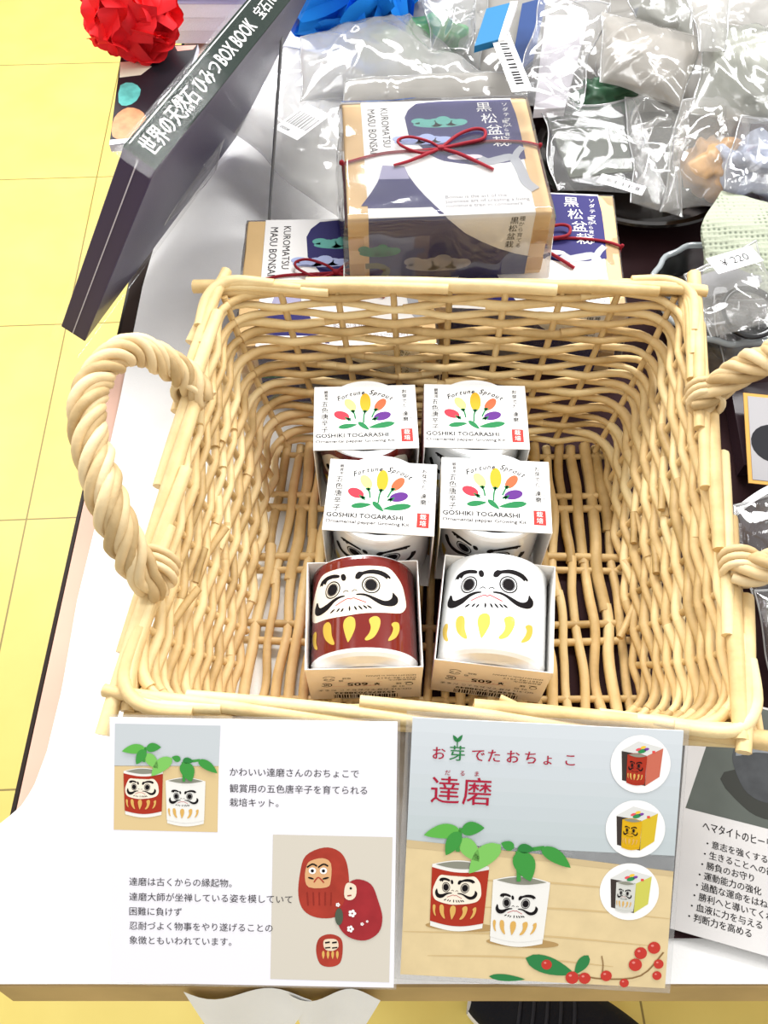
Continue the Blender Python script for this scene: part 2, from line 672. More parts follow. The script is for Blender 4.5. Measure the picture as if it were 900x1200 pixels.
def section(t):
    """four corners at height fraction t"""
    bulge = 0.10 * math.sin(math.pi * t)
    return [base_c[i].lerp(rim_c[i], t) + Vector(((base_c[i].x), (base_c[i].y), 0)).normalized() * bulge * 4 for i in range(4)]


def rounded(t, rad=2.2, per=3.0):
    """closed loop at height t: (point, outward normal, s) where s counts upright stakes"""
    c = section(t)
    pts = []
    nst = (8, 8, 8, 8)                      # stakes per side: back, right, front, left
    for i in range(4):
        a, b = c[i], c[(i + 1) % 4]
        d = (b - a).normalized()
        nn = Vector((d.y, -d.x, 0)).normalized() * -1
        prev = (c[i] - c[i - 1]).normalized()
        pn = Vector((prev.y, -prev.x, 0)).normalized() * -1
        # corner arc
        for k in range(6):
            w = k / 6
            p = (a - prev * rad * (1 - w) ** 2 + d * rad * w ** 2) if False else a.lerp(a, 0)
            p = (1 - w) ** 2 * (a - prev * rad) + 2 * w * (1 - w) * a + w * w * (a + d * rad)
            n_ = (pn * (1 - w) + nn * w).normalized()
            pts.append((p, n_, i * 8 + (w - 0.5) * 1.0, i))
        N = 42
        for k in range(N):
            w = k / N
            p = (a + d * rad).lerp(b - d * rad, w)
            pts.append((p, nn, i * 8 + 0.5 + w * 7.0, i))
    return pts


def split_sides(pts):
    """cut a closed list of (point, side) into the four walls, cut at the corners' middles"""
    N = len(pts)
    per = N // 4
    out = []
    for i in range(4):
        st = i * per + 3
        out.append([pts[(st + k) % N] for k in range(per + 1)])
    return out


walls = [MB() for _ in range(4)]
ROWS = 18
for row in range(ROWS):
    t = (row + 0.75) / (ROWS + 0.35)
    ph = random.uniform(-.2, .2)
    sg = math.pi * (row % 2)
    base = rounded(t)
    sd = random.uniform(0, 50)
    pts = []
    amp = 0.25
    for k, (p, n_, s, side) in enumerate(base):
        dz = 0.28 * noise.noise(Vector((p.x * .16 + sd, p.y * .16, row))) + 0.10 * noise.noise(Vector((p.x * .5, p.y * .5 + sd, row)))
        cw = math.cos(math.pi * s + sg)
        o = amp * (.45 * cw + .55 * math.asin(max(-1, min(1, cw))) * 2 / math.pi)
        pts.append(p + n_ * o + Vector((0, 0, dz)))
    parts = split_sides(pts)
    for i in range(4):
        # each run is made of two or three rods that overlap, with their own tone and girth
        seg = parts[i]
        L = len(seg)
        cuts = [0] + sorted(random.sample(range(8, L - 8), random.choice((1, 1, 2)))) + [L - 1]
        for a, b in zip(cuts, cuts[1:]):
            r0 = random.uniform(0.24, 0.35)
            r1 = random.uniform(0.21, 0.32)
            sub = seg[max(a - 2, 0):min(b + 3, L)]
            off = Vector((0, 0, random.uniform(-.12, .12)))
            M_ = len(sub)
            sub = [p + off * min(1, min(k, M_ - 1 - k) / 4) for k, p in enumerate(sub)]
            tube(walls[i], sub, (lambda f, r0=r0, r1=r1: r0 + (r1 - r0) * f), WICK, 7, random.uniform(0.05, 0.55))
    # now and then a rod's cut end sticks inwards
    for i in range(4):
        for _ in range(1 if random.random() < .16 else 0):
            k = random.randrange(6, len(parts[i]) - 8)
            idx = (i * (len(base) // 4) + 3 + k) % len(base)
            nrm = base[idx][1]
            p0, p1 = parts[i][k], parts[i][k + 3]
            d = (p1 - p0).normalized()
            q0 = p0 - nrm * 0.1
            tube(walls[i], [q0, q0 + d * 1.2 - nrm * 0.3, q0 + d * 2.2 - nrm * 0.62], 0.23, WICK, 7, random.uniform(-.1, .35))
# upright stakes
for i in range(4):
    for j in range(0, 8):
        s = i * 8 + j
        path = []
        for q in range(9):
            t = q / 8
            lp = rounded(t)
            best = min(lp, key=lambda e: abs(((e[2] - s + 16) % 32) - 16))
            path.append(best[0])
        tgt = walls[i] if j > 0 else walls[i]
        tube(tgt, path, 0.22, WICK, 7, random.uniform(0, .3))
for i, nm in enumerate(('back', 'right', 'front', 'left')):
    walls[i].build('woven_side', basket)

# woven floor of the basket
mb = MB()
b0 = base_c
nst = 26
sticks = []
for j, f in enumerate((0.05, 0.22, 0.27, 0.45, 0.50, 0.70, 0.76, 0.94)):
    a = b0[0].lerp(b0[3], f)
    b = b0[1].lerp(b0[2], f)
    jig = random.uniform(-.25, .25)
    tube(mb, [a + Vector((-.3, jig, -.1)), a.lerp(b, .5) + Vector((0, -jig, -.1)), b + Vector((.3, jig, -.1))], random.uniform(.2, .3), WICK, 7, random.uniform(0, .35))
    sticks.append(f)
for k in range(nst):
    f = (k + .5) / nst
    a = b0[0].lerp(b0[1], f)
    b = b0[3].lerp(b0[2], f)
    sg = math.pi * (k % 2)
    path = []
    for q in range(49):
        w = q / 48
        p = a.lerp(b, w)
        z = 0.17 * math.cos(math.pi * w * 4.6 + sg) - .1
        x = 0.38 * noise.noise(Vector((k * 3.1, w * 5, 1)))
        path.append(p + Vector((x, 0, z)))
    cut = random.randrange(14, 34)
    rr = random.uniform(.31, .41)
    tube(mb, path[:cut + 2], rr, WICK, 7, random.uniform(0, .5))
    tube(mb, [p + Vector((.08, 0, .04)) for p in path[cut:]], random.uniform(.27, .37), WICK, 7, random.uniform(0, .5))
mb.build('woven_base', basket)

# rolled rim: bundles of rods running round the top, their cut ends crossing at the corners
mb = MB()
for i in range(4):
    a, b = rim_c[i], rim_c[(i + 1) % 4]
    d = (b - a).normalized()
    nn = Vector((-d.y, d.x, 0)).normalized()
    Ls = (b - a).length
    wide = 1.0 if i in (1, 3) else .7
    # two long foundation rods, then a row of overlapping rods that climb from the outside over the top
    specs = [(-.4, Ls + .4, .1, .1, -.3, -.3, .34, .25), (-.2, Ls + .3, .75 * wide, .75 * wide, -.6, -.6, .30, .4)]
    step = 4.6 if i in (1, 3) else 6.4
    run = 11.5 if i in (1, 3) else 15.5
    s0 = -1.6
    while s0 < Ls - 3:
        s1 = min(s0 + run * random.uniform(.85, 1.1), Ls + 1.3)
        specs.append((s0, s1, random.uniform(.75, 1.0) * wide, random.uniform(-.55, -.25), random.uniform(-.45, -.2) - (.1 if i == 2 else 0), random.uniform(.25, .42) - (.2 if i == 2 else 0), random.uniform(.36, .47), random.uniform(.2, .6)))
        s0 += step * random.uniform(.85, 1.15)
    for (s0, s1, o0, o1, u0, u1, r, tn) in specs:
        pts = []
        bow = random.uniform(-.1, .1)
        for q in range(9):
            w = q / 8
            hump = .22 * math.sin(math.pi * w)
            pts.append(a + d * (s0 + (s1 - s0) * w) + nn * (o0 + (o1 - o0) * w + bow * math.sin(math.pi * w)) + Vector((0, 0, u0 + (u1 - u0) * w + hump)))
        tube(mb, pts, (lambda f, r=r: r * (1.1 - .28 * f)), WICK, 9, tn)
    # rods bending round the corner, their cut ends showing on the next side
    for q in range(3):
        st = b - d * (3.2 + q * 1.3) + nn * (.5 - .3 * q) + Vector((0, 0, .30 - .1 * q))
        d2 = (rim_c[(i + 2) % 4] - b).normalized()
        n2 = Vector((-d2.y, d2.x, 0)).normalized()
        tube(mb, catmull([st, b - d * .9 + nn * (.35 - .2 * q) + Vector((0, 0, .42 - .15 * q)), b + d2 * .9 + n2 * (.35 - .1 * q) + Vector((0, 0, .45 - .15 * q)), b + d2 * (3.6 + 1.7 * q) + n2 * (.2 - .25 * q) + Vector((0, 0, .3 - .1 * q))], 6), .33 - .02 * q, WICK, 9, random.uniform(.25, .6))
mb.build('rim', basket)


def rope_handle(ctrl, binds):
    path = catmull([p - BC for p in ctrl], 16)
    mb = MB()
    N = len(path)
    # arc length
    ls = [0]
    for p, q in zip(path, path[1:]):
        ls.append(ls[-1] + (q - p).length)
    for st in range(4):
        pts = []
        up = Vector((0, 0, 1))
        for i, p in enumerate(path):
            t = (path[min(i + 1, N - 1)] - path[max(i - 1, 0)]).normalized()
            a = (up - t * up.dot(t)).normalized()
            b = t.cross(a)
            w = ls[i] / 4.6 * 2 * math.pi + st * math.pi / 2
            rr = 0.50 * (0.75 + .25 * math.sin(math.pi * min(1, i / N * 1.0)))
            pts.append((p + (a * math.cos(w) + b * math.sin(w)) * rr, a, b, w))
        for sub in range(3):
            ps = []
            for i, (p, a, b, w) in enumerate(pts):
                w2 = w * .45 + sub * 2.094 + .5 * noise.noise(Vector((i * .07, st, sub)))
                ps.append(p + (a * math.cos(w2) + b * math.sin(w2)) * .25)
            tube(mb, ps, (lambda f: 0.28 + .05 * noise.noise(Vector((f * 14, st * 3.3, sub * 5.1)))), ROPE, 8, 0.05 + .12 * ((st * 3 + sub * 2) % 5))
    h = mb.build('rope_handle', basket)
    for bd in binds:
        mb = MB()
        c, ax = bd[0] - BC, bd[1].normalized()
        u = ax.orthogonal().normalized()
        w_ = ax.cross(u)
        for turn in range(3):
            pts = []
            for k in range(18):
                w = 2 * math.pi * k / 18
                pts.append(c + (u * math.cos(w) + w_ * math.sin(w)) * 0.88 + ax * ((turn - 1) * .42 + .25 * math.sin(w)))
            tube(mb, pts, .21, ROPE, 7, .2 + .15 * turn, closed=True)
        mb.build('binding', h)
    return h


sideL = rim_c[3] - rim_c[0]
rope_handle([at(240, 470, 11.6), at(212, 436, 13.2), at(152, 410, 16.0), at(110, 448, 17.2), at(104, 505, 17.2), at(124, 580, 16.2), at(146, 635, 14.4), at(166, 672, 12.6), at(186, 690, 11.0)],
            [(at(222, 458, 12.0), sideL), (at(186, 664, 11.6), sideL)])
sideR = rim_c[2] - rim_c[1]
rope_handle([at(815, 478, 11.6), at(838, 456, 12.6), at(872, 432, 14.6), at(915, 418, 16.6), at(965, 440, 17.4), at(1005, 500, 17.4), at(1010, 570, 16.6), at(968, 630, 14.6), at(915, 658, 13.0), at(862, 672, 11.4)],
            [(at(826, 466, 12.0), sideR), (at(868, 664, 11.6), sideR)])

# ------------------------------------------------------------------ daruma cups
R_CUP, H_CUP = 3.08, 6.44
CUPFACE = [  # traced in a drawing space where the cup's middle is x=450, y runs down
]


def cxy(X, Y):
    sn = max(-.98, min(.98, (X - 450) / 345))
    th = math.asin(sn)
    h = 0.68 + (690 + 130 * (1 - math.cos(th)) - Y) / 108
    return (th * R_CUP, h)


def face_print(gold, patch, lip=REDINK):
    P = Print()

    def pl(mat, pts, layer=2, smooth=3):
        P.poly(mat, [cxy(*p) for p in pts], layer, smooth)
    if patch:
        pl(patch, [(190, 210), (230, 180), (330, 160), (440, 152), (560, 156), (640, 172), (690, 230), (722, 300), (738, 400), (735, 445), (700, 478), (600, 472), (470, 470), (350, 482), (200, 502), (150, 511), (126, 490), (122, 430), (140, 340), (165, 260)], 1)
    pl(INK, [(185, 272), (198, 236), (240, 206), (290, 197), (325, 206), (320, 224), (280, 224), (242, 236), (228, 262), (215, 252), (206, 270), (196, 262)], 2, 2)
    pl(INK, [(335, 206), (355, 199), (370, 222), (364, 244), (346, 245), (336, 228)])
    pl(INK, [(428, 236), (432, 208), (452, 190), (472, 192), (520, 180), (570, 183), (620, 203), (650, 235), (645, 248), (632, 238), (628, 250), (608, 233), (570, 215), (520, 208), (480, 214), (465, 230), (450, 242)], 2, 2)
    for ex, ey in ((277, 302), (528, 284)):
        s, h = cxy(ex, ey)
        P.ring(INK, s, h, .46, .535, 2)
        P.ring(GREYINK, s, h, .36, .395, 2)
        P.ell(INK, s, h, .345, .345, 0, 2)
    for sx_, sy_ in ((367, 318), (423, 316)):
        P.stroke(INK, [cxy(sx_ - 18, sy_ + 8), cxy(sx_, sy_ - 5), cxy(sx_ + 18, sy_ + 5)], .05, 2)
    pl(INK, [(358, 345), (320, 349), (280, 367), (240, 395), (200, 414), (182, 408), (174, 382), (162, 378), (158, 392), (149, 420), (150, 450), (170, 466), (205, 459), (250, 430), (290, 387), (330, 362), (358, 354)], 2, 2)
    pl(INK, [(435, 339), (480, 339), (520, 353), (570, 378), (610, 394), (640, 388), (655, 370), (660, 338), (673, 352), (690, 375), (690, 405), (670, 427), (635, 432), (590, 422), (550, 397), (510, 367), (470, 352), (437, 349)], 2, 2)
    P.stroke(lip, [cxy(*p) for p in ((300, 410), (340, 386), (380, 368), (400, 373), (415, 366), (450, 380), (495, 400))], .055, 2)
    for a, b in (((263, 457), (295, 432)), ((306, 452), (327, 428)), ((334, 454), (352, 430)), ((390, 418), (391, 452)), ((420, 420), (437, 448)), ((446, 418), (472, 447)), ((476, 418), (502, 442)), ((500, 420), (530, 441))):
        P.stroke(INK, [cxy(*a), cxy((a[0] + b[0]) / 2, (a[1] + b[1]) / 2), cxy(*b)], .11, 2, taper=True)
    for pts in ([(360, 505), (390, 487), (420, 500), (427, 545), (415, 590), (385, 646), (374, 640), (356, 580), (350, 540)],
                [(215, 545), (230, 520), (255, 515), (270, 540), (275, 600), (294, 656), (270, 658), (235, 630), (217, 590)],
                [(511, 515), (535, 495), (565, 497), (580, 525), (570, 575), (540, 625), (500, 645), (483, 635), (510, 600), (521, 560)],
                [(132, 612), (143, 578), (160, 570), (166, 590), (163, 640), (176, 680), (160, 685), (140, 660)],
                [(645, 550), (665, 535), (690, 545), (692, 590), (670, 635), (630, 655), (624, 645), (645, 610), (655, 575)]):
        pl(gold, pts, 2)
    return P


CERAMIC = M('#eef0f1', 0.12, 0.5, coat=0.5)
GLAZE_RED = M('#6c1810', 0.14, 0.4, coat=0.35)


def make_cup(colour, patch, gold):
    t = empty('daruma_cup', 'x', 'cup')
    mb = MB()
    R, H = R_CUP, H_CUP
    bodym = colour
    lathe(mb, [(0, .12), (1.7, .12), (1.8, 0), (2.15, 0), (2.3, .1), (R - .22, .3), (R - .06, .5), (R, .7, bodym), (R, H - .3, bodym), (R - .04, H - .1), (R - .12, H), (R - .50, H - .03), (R - .56, H - .2), (R - .5, 1.0), (R - .8, .6), (0, .6)], CERAMIC, 56)
    mb.build('cup_body', t)
    mb = MB()
    face_print(gold, patch).emit(mb, lambda s, h, l: ((R + l * EPS) * math.sin(s / R), -(R + l * EPS) * math.cos(s / R), h), cutx=[-4.4 + .28 * k for k in range(32)])
    mb.build('painted_face', t)
    return t


cup_red = make_cup(GLAZE_RED, CREAM, GOLDINK)
cup_white = make_cup(CERAMIC, None, M('#cfb14c', 0.4, coat=0.2))


# ------------------------------------------------------------------ sleeve boxes of the growing kits
BW, BD, BH = 6.5, 5.0, 6.6


def lid_print():
    P = Print()
    # drawing space: x 112..487, y 305..552 down, on the lid's 6.5 x 5 cm

    def q(X, Y):
        return ((X - 299) / 372 * BW, (429 - Y) / 243 * BD)
    k = BW / 372
    word = 'Fortune Sprout'
    n = len(word)
    cx, cy, rad = 298, 520, 188
    for i, ch in enumerate(word):
        if ch == ' ':
            continue
        w = math.radians(90 + 29 - 58 * i / (n - 1))
        X, Y = cx + rad * math.cos(w), cy - rad * 0.98 * math.sin(w)
        x, y = q(X, Y)
        P.text(INK, ch, x, y - .12, .52 if ch in 'FS' else .46, rot=w - math.pi / 2, align='C', shear=.35, sx=.95, bold=.02)
    cols = {'y': M('#dd9f24', .6), 'o': M('#d85f3a', .6), 'p': M('#ede07e', .6), 'r': M('#c53544', .6), 'v': M('#5a277c', .6)}
    for c, X, Y, rx, ry, a in (('p', 245, 382, 18, 26, .55), ('y', 300, 374, 20, 37, 0), ('o', 354, 384, 17, 27, -.6), ('r', 213, 422, 29, 16, -.4), ('v', 360, 428, 32, 16, .3)):
        x, y = q(X, Y)
        P.ell(cols[c], x, y, rx * k, ry * 1.16 * k, a, 1)
    for pts, w in ((((292, 452), (293, 430), (298, 408)), .1), (((263, 437), (260, 420), (254, 404)), .1), (((322, 432), (330, 415), (337, 402)), .1), (((225, 430), (238, 436), (246, 444)), .1), (((345, 432), (332, 438), (322, 442)), .1)):
        P.stroke(GREEN, [q(*p) for p in pts], w, 2)
    for X, Y in ((298, 408), (254, 406), (338, 402), (238, 436), (333, 438)):
        x, y = q(X, Y)
        P.ell(GREEN, x, y, .17, .09, 0, 2, 10)
        P.ell(GREEN, x, y - .04, .06, .14, 0, 2, 10)
    P.leaf(GREEN, *q(200, 468), *q(270, 458), .38, 1)
    P.leaf(GREEN, *q(405, 455), *q(308, 471), .45, 1)
    P.leaf(GREEN, *q(272, 448), *q(312, 480), .34, 1)
    P.text(INK, 'GOSHIKI TOGARASHI', *q(121, 505), .42, bold=.022, width=258 * k)
    P.text(GREYINK, 'Ornamental pepper Growing Kit', *q(121, 524), .30, bold=.02, width=280 * k)
    x, y = q(157, 325)
    P.vtext(GREYINK, '観賞用', x, y, .26, .27, bold=.02)
    x, y = q(153, 366)
    P.vtext(INK, '五色唐辛子', x, y, .48, .50, bold=.012)
    x, y = q(443, 326)
    P.vtext(INK, 'お芽でた', x, y, .35, .385, bold=.015)
    x, y = q(443, 412)
    P.vtext(INK, '達磨', x, y, .38, .42, bold=.015)
    x, y = q(463, 408)
    P.vtext(GREYINK, 'だるま', x, y, .15, .27)
    P.rect(M('#cc3530', .6), *q(425, 526), *q(466, 478), 1)
    x, y = q(445.5, 481)
    P.vtext(WHITE, '栽培', x, y, .40, .43, layer=2)
    return P


def base_print(num, kind):
    """printing on the underside: x to the right, y up, 6.5 x 5 cm"""
    P = Print()
    random.seed(3)
    x = -1.9
    while x < 1.9:
        w = random.choice((.04, .07, .1))
        P.rect(INK, x, 1.75, x + w, 2.35, 1)
        x += w + random.choice((.04, .06, .09))
    P.text(INK, num, 0, 1.3, .42, align='C', width=3.6, bold=.02)
    P.text(GREYINK, 'GD-915 お芽でたおちょこ だるま', 0, .82, .33, align='C', width=5.4)
    P.text(GREYINK, kind, -1.9, .38, .33, align='C')
    P.ring(INK, -2.55, .12, .17, .22, 1)
    P.ell(INK, -2.5, -.16, .24, .05, 0, 1)
    P.text(INK, 'SE', -2.1, -.12, .34, bold=.015)
    P.text(INK, '¥', -.85, -.2, .55, bold=.02)
    P.text(INK, '605', -.2, -.25, .66, bold=.02, sx=1.25)
    pink = M('#d98c8c', .5)
    P.rect(pink, -1.0, .28, 2.0, .30, 1)
    P.rect(pink, -1.0, -.36, 2.4, -.34, 1)
    P.text(pink, 'お芽でたおちょこ', .2, .14, .2, align='C', layer=1)
    P.ring(INK, 2.2, .02, .27, .33, 1, a0=.4, a1=5.6)
    P.text(INK, '紙', 2.2, -.14, .36, align='C', bold=.01)
    P.ring(INK, 2.0, -1.0, .32, .38, 1, a0=.4, a1=2.6)
    P.ring(INK, 2.0, -1.0, .32, .38, 1, a0=3.5, a1=5.9)
    P.text(INK, 'プラ', 2.0, -1.1, .32, align='C', bold=.01)
    P.text(GREYINK, '愛知県瀬戸市', -2.9, -.72, .26)
    P.text(GREYINK, '0561-82-7517', -2.9, -1.05, .3, width=2.2)
    P.text(GREYINK, 'SEISHIN', -2.9, -1.42, .26, width=1.0)
    P.text(GREYINK, 'Made in JAPAN', -1.8, -1.42, .26, width=1.7)
    P.text(GREYINK, '箱', 1.2, -.75, .28)
    P.text(GREYINK, '電話', .75, -1.1, .26)
    return P


CARDBOARD = M('#f0eeea', 0.6)
LID = lid_print()


def make_box(side_hex, lid=True, base=None):
    t = empty('kit_box', 'x', 'box')
    w, d, T = BW / 2, BD / 2, .06
    side = M(side_hex, .5)
    mb = MB()
    rbox(mb, -w, w, -d, d, 0, T, M('#f4ece5', .6) if base else CARDBOARD, .015, 1)
    rbox(mb, -w, w, -d, d, BH - T, BH, CARDBOARD, .015, 1)
    rbox(mb, -w, -w + T, -d, d, T, BH - T, CARDBOARD, .01, 1)
    rbox(mb, w - T, w, -d, d, T, BH - T, CARDBOARD, .01, 1)
    mb.build('card_sleeve', t)
    for sx, sm in ((1, side), (-1, side if side_hex != '#b9a23a' else CARDBOARD)):
        x = sx * (w + .008)
        mb = MB()
        mb.add([(x, -d + .03, .02), (x, d - .03, .02), (x, d - .03, BH - .02), (x, -d + .03, BH - .02)], [(0, 1, 2, 3) if sx > 0 else (3, 2, 1, 0)], sm, smooth=False)
        mb.build('side_panel', t)
    if lid:
        mb = MB()
        LID.emit(mb, lambda x, y, l: (x, y, BH + l * EPS))
        mb.build('printed_lid', t)
    if base:
        mb = MB()
        base_print(*base).emit(mb, lambda x, y, l: (-x, y, -l * EPS))
        mb.build('printed_underside', t)
    return t


def place_quad(tl, tr, bl, br, z):
    p = [at(*q, z) for q in (tl, tr, bl, br)]
    c = sum(p, Vector()) / 4
    d = (p[1] - p[0]) + (p[3] - p[2])
    return c, math.atan2(d.y, d.x)


ZB = 1.12                                # top of the basket's woven floor
ups = [('back left', (365, 449), (487, 445), (368, 533), (493, 531), 'red'),
       ('back right', (495, 448), (618, 449), (497, 526), (620, 530), 'white'),
       ('mid left', (384, 537), (510, 545), (380, 621), (512, 628), 'white'),
       ('mid right', (515, 535), (641, 541), (515, 619), (653, 626), 'white')]
txt = {'back left': ('white printed growing kit box, back row left, with a red side', 'red cup hidden inside the back left box, only its pale rim showing'),
       'back right': ('white printed growing kit box, back row right', 'grey-white cup in the back right box, only its rim and shadowed front showing'),
       'mid left': ('white printed growing kit box, middle row left, behind the red cup', 'white painted cup in the middle left box, eyebrows showing above the red cup'),
       'mid right': ('white printed growing kit box, middle row right, behind the lying white cup', 'white painted cup in the middle right box, eyebrows showing above the lying white cup')}
box_red = make_box('#a32a2c')
box_white = make_box('#b9a23a')
used = set()


def instance(proto, key):
    if key in used:
        return copy_tree(proto)
    used.add(key)
    return proto


for nm, tl, tr, bl, br, colr in ups:
    c, yaw = place_quad(tl, tr, bl, br, ZB + BH)
    b = instance(box_red if colr == 'red' else box_white, 'b' + colr)
    b.location = (c.x * S, c.y * S, ZB * S)
    b.rotation_euler = (0, 0, yaw)
    tag(b, txt[nm][0], 'box', 'pepper growing kit boxes')
    k = instance(cup_red if colr == 'red' else cup_white, 'c' + colr)
    k.location = (c.x * S, c.y * S, (ZB + .08) * S)
    k.rotation_euler = (0, 0, yaw + (.05 if 'left' in nm else -.06))
    tag(k, txt[nm][1], 'cup', 'daruma cups')

for tl, tr, bl, br, colr, num, knd, lb, lc in (
        ((361, 663), (493, 657), (357, 781), (491, 781), 'red', '4528757038832', '01 赤', 'growing kit box lying on its back at front left, around the red cup', 'red cup with a white moustached face, lying in the front left box'),
        ((519, 651), (653, 666), (511, 771), (647, 787), 'white', '4528757038849', '02 白', 'growing kit box lying on its back at front right, around the white cup', 'white cup with moustached face and gold petals, lying in the front right box')):
    zt = ZB + BD
    c, yaw = place_quad(tl, tr, bl, br, zt)
    b = make_box('#a32a2c' if colr == 'red' else '#b9a23a', True, (num, knd))
    b.rotation_euler = Matrix.Rotation(yaw, 3, 'Z').to_4x4().to_euler()
    mt = Matrix.Translation(Vector((c.x, c.y, ZB + BD / 2)) * S) @ Matrix.Rotation(yaw, 4, 'Z') @ Matrix.Rotation(math.radians(-90), 4, 'X') @ Matrix.Translation(Vector((0, 0, -BH / 2)) * S)
    b.matrix_world = mt
    tag(b, lb, 'box', 'pepper growing kit boxes')
    k = copy_tree(cup_red if colr == 'red' else cup_white)
    k.matrix_world = mt @ Matrix.Translation(Vector((0, -.38, .14)) * S) @ Matrix.Rotation(math.radians(-4), 4, 'Z')
    tag(k, lc, 'cup', 'daruma cups')


# ------------------------------------------------------------------ printed cards
def cup_picture(P, fn, w, h, bodymat, white, gold, layer=3, plant=None):
    """a small cup drawn in a printed picture; fn maps (0..w, 0..h) to the print"""
    def q(x, y):
        return fn(x * w, y * h)
    n = 20
    low = [q(.04 + .92 * (k / n), .06 - .06 * math.sin(math.pi * k / n)) for k in range(n + 1)]
    P.poly(white, low + [q(1, .92)] + [q(1 - k / n, .92 + .07 * math.sin(math.pi * k / n)) for k in range(1, n)] + [q(0, .92)], layer)
    low = [q(.03 + .94 * (k / n), .13 - .06 * math.sin(math.pi * k / n)) for k in range(n + 1)]
    P.poly(bodymat, low + [q(1 - k / n, .88 - .06 * math.sin(math.pi * k / n)) for k in range(n + 1)], layer + 1)
    P.poly(M('#8a8a7c', .5), [q(.06 + .88 * (k / n), .92 - .05 * math.sin(math.pi * k / n)) for k in range(n + 1)] + [q(.94 - .88 * k / n, .92 + .055 * math.sin(math.pi * k / n)) for k in range(n + 1)], layer + 1)
    F = face_print(gold, CREAM if bodymat is not white else None)

    def ff(s, hh):
        a = s / R_CUP
        return q(.5 + .5 * math.sin(a * .92), .08 + (hh - .45) / 6.1 * .80 + .06 * (1 - math.cos(a)))
    for mat, ly, vs, fs in F.items:
        P.raw(mat, [ff(x, y) for x, y in vs], fs, layer + 1 + ly)


def sprouts(P, fn, layer=8):
    g = [M('#5fb04a', .5), M('#3f9440', .5), M('#7cc05e', .5), M('#2f7f3c', .5)]

    def L(x0, y0, x1, y1, w, k, bend=0):
        a, b = fn(x0, y0), fn(x1, y1)
        s = (Vector(fn(1, 0)) - Vector(fn(0, 0))).length
        P.leaf(g[k], *a, *b, w * s, layer + k % 2, bend * s)

    def St(*pts):
        s = (Vector(fn(1, 0)) - Vector(fn(0, 0))).length
        P.stroke(g[1], [fn(*p) for p in pts], 1.2 * s, layer)
    # space: the right card's picture in zoom pixels / 10, y up
    St((20, 46), (20.5, 50), (21, 53))
    L(21, 52, 9.8, 51, 4.6, 0, -.6)
    L(21, 52, 28, 53, 4.2, 1, .5)
    L(20.5, 52, 16.5, 45, 4.4, 1)
    L(21, 50, 26.5, 43, 5, 2)
    St((38.5, 37), (38.3, 42), (38, 46))
    L(33, 48, 23.5, 39.5, 6, 2, -.8)
    L(37, 47, 33, 48.5, 3, 1)
    L(38, 47, 43, 46.5, 3, 3)
    L(38, 46, 42, 37, 6.5, 1, .5)
    L(45, 47, 54, 41, 4.2, 1, .4)
    St((38, 46), (42, 46.5), (46, 47))


TAN = M('#dcc698', .5, var=.05, vscale=90)
TANP = M('#d9c08e', .5)
SKYP = M('#c3c9cc', .5)
SKYP2 = M('#b7bfc3', .5)
CUPRED = M('#a8321f', .5)
CUPWHITE = M('#e9e7e1', .5)
PGOLD = M('#d8ab5c', .5)


def card_frame(tl, tr, bl, br):
    """origin at the card's lower left corner, x right, y up the card, z towards the viewer"""
    x = ((tr - tl) + (br - bl)).normalized()
    y = ((tl - bl) + (tr - br)).normalized()
    z = x.cross(y).normalized()
    y = z.cross(x)
    w = ((tr - tl).length + (br - bl).length) / 2
    h = ((tl - bl).length + (tr - br).length) / 2
    m = Matrix((x, y, z)).transposed().to_4x4()
    m.translation = bl * S
    return m, w, h


def card_base(name, label, m, w, h, paper, clear=0.25):
    t = empty(name, label, 'card')
    t.matrix_world = m
    mb = MB()
    rbox(mb, 0, w, 0, h, -.03, .03, paper, .01, 1)
    mb.build('paper', t)
    mb = MB()
    rbox(mb, -clear, w + clear, -clear, h + clear, -.05, -.035, plastic('laminate_film', haze=.1, edge=.3, bump=0), 0)
    mb.build('laminate', t)
    return t


def emit_part(P, name, parent, label=None):
    mb = MB()
    P.emit(mb, lambda x, y, l: (x, y, .03 + l * EPS))
    o = mb.build(name, parent)
    if label:
        o['label'] = label
    return o


# left card: white, two pictures and two paragraphs (traced from a 900x850 view of the card)
m, w, h = card_frame(at(135, 843, 11.5), at(467, 846, 11.5), at(130, 1151, 4.4), at(467, 1160, 4.4))
lc = card_base('info_card', 'white laminated info card with red daruma drawing and two paragraphs, left of the pair', m, w, h, M('#eceaf0', .6), .12)
kx, ky = w / 850, h / 800


def q1(X, Y):
    return ((X - 22) * kx, (815 - Y + (X - 22) * .012) * ky)


P = Print()
P.poly(SKYP, [q1(38, 33), q1(350, 38), q1(345, 160), q1(36, 160)], 1)
P.poly(TANP, [q1(36, 158), q1(345, 158), q1(342, 356), q1(33, 350)], 1)
kk = kx
cup_picture(P, lambda a, b: (q1(63, 312)[0] + a, q1(63, 312)[1] + b), 117 * kx, 150 * ky, CUPRED, CUPWHITE, PGOLD)
cup_picture(P, lambda a, b: (q1(188, 338)[0] + a, q1(188, 338)[1] + b), 118 * kx, 148 * ky, CUPWHITE, CUPWHITE, PGOLD)


def spl(x, y):
    return q1(60 + (x - 10) * 6.4, 172 - (y - 42.0) * 6.4)


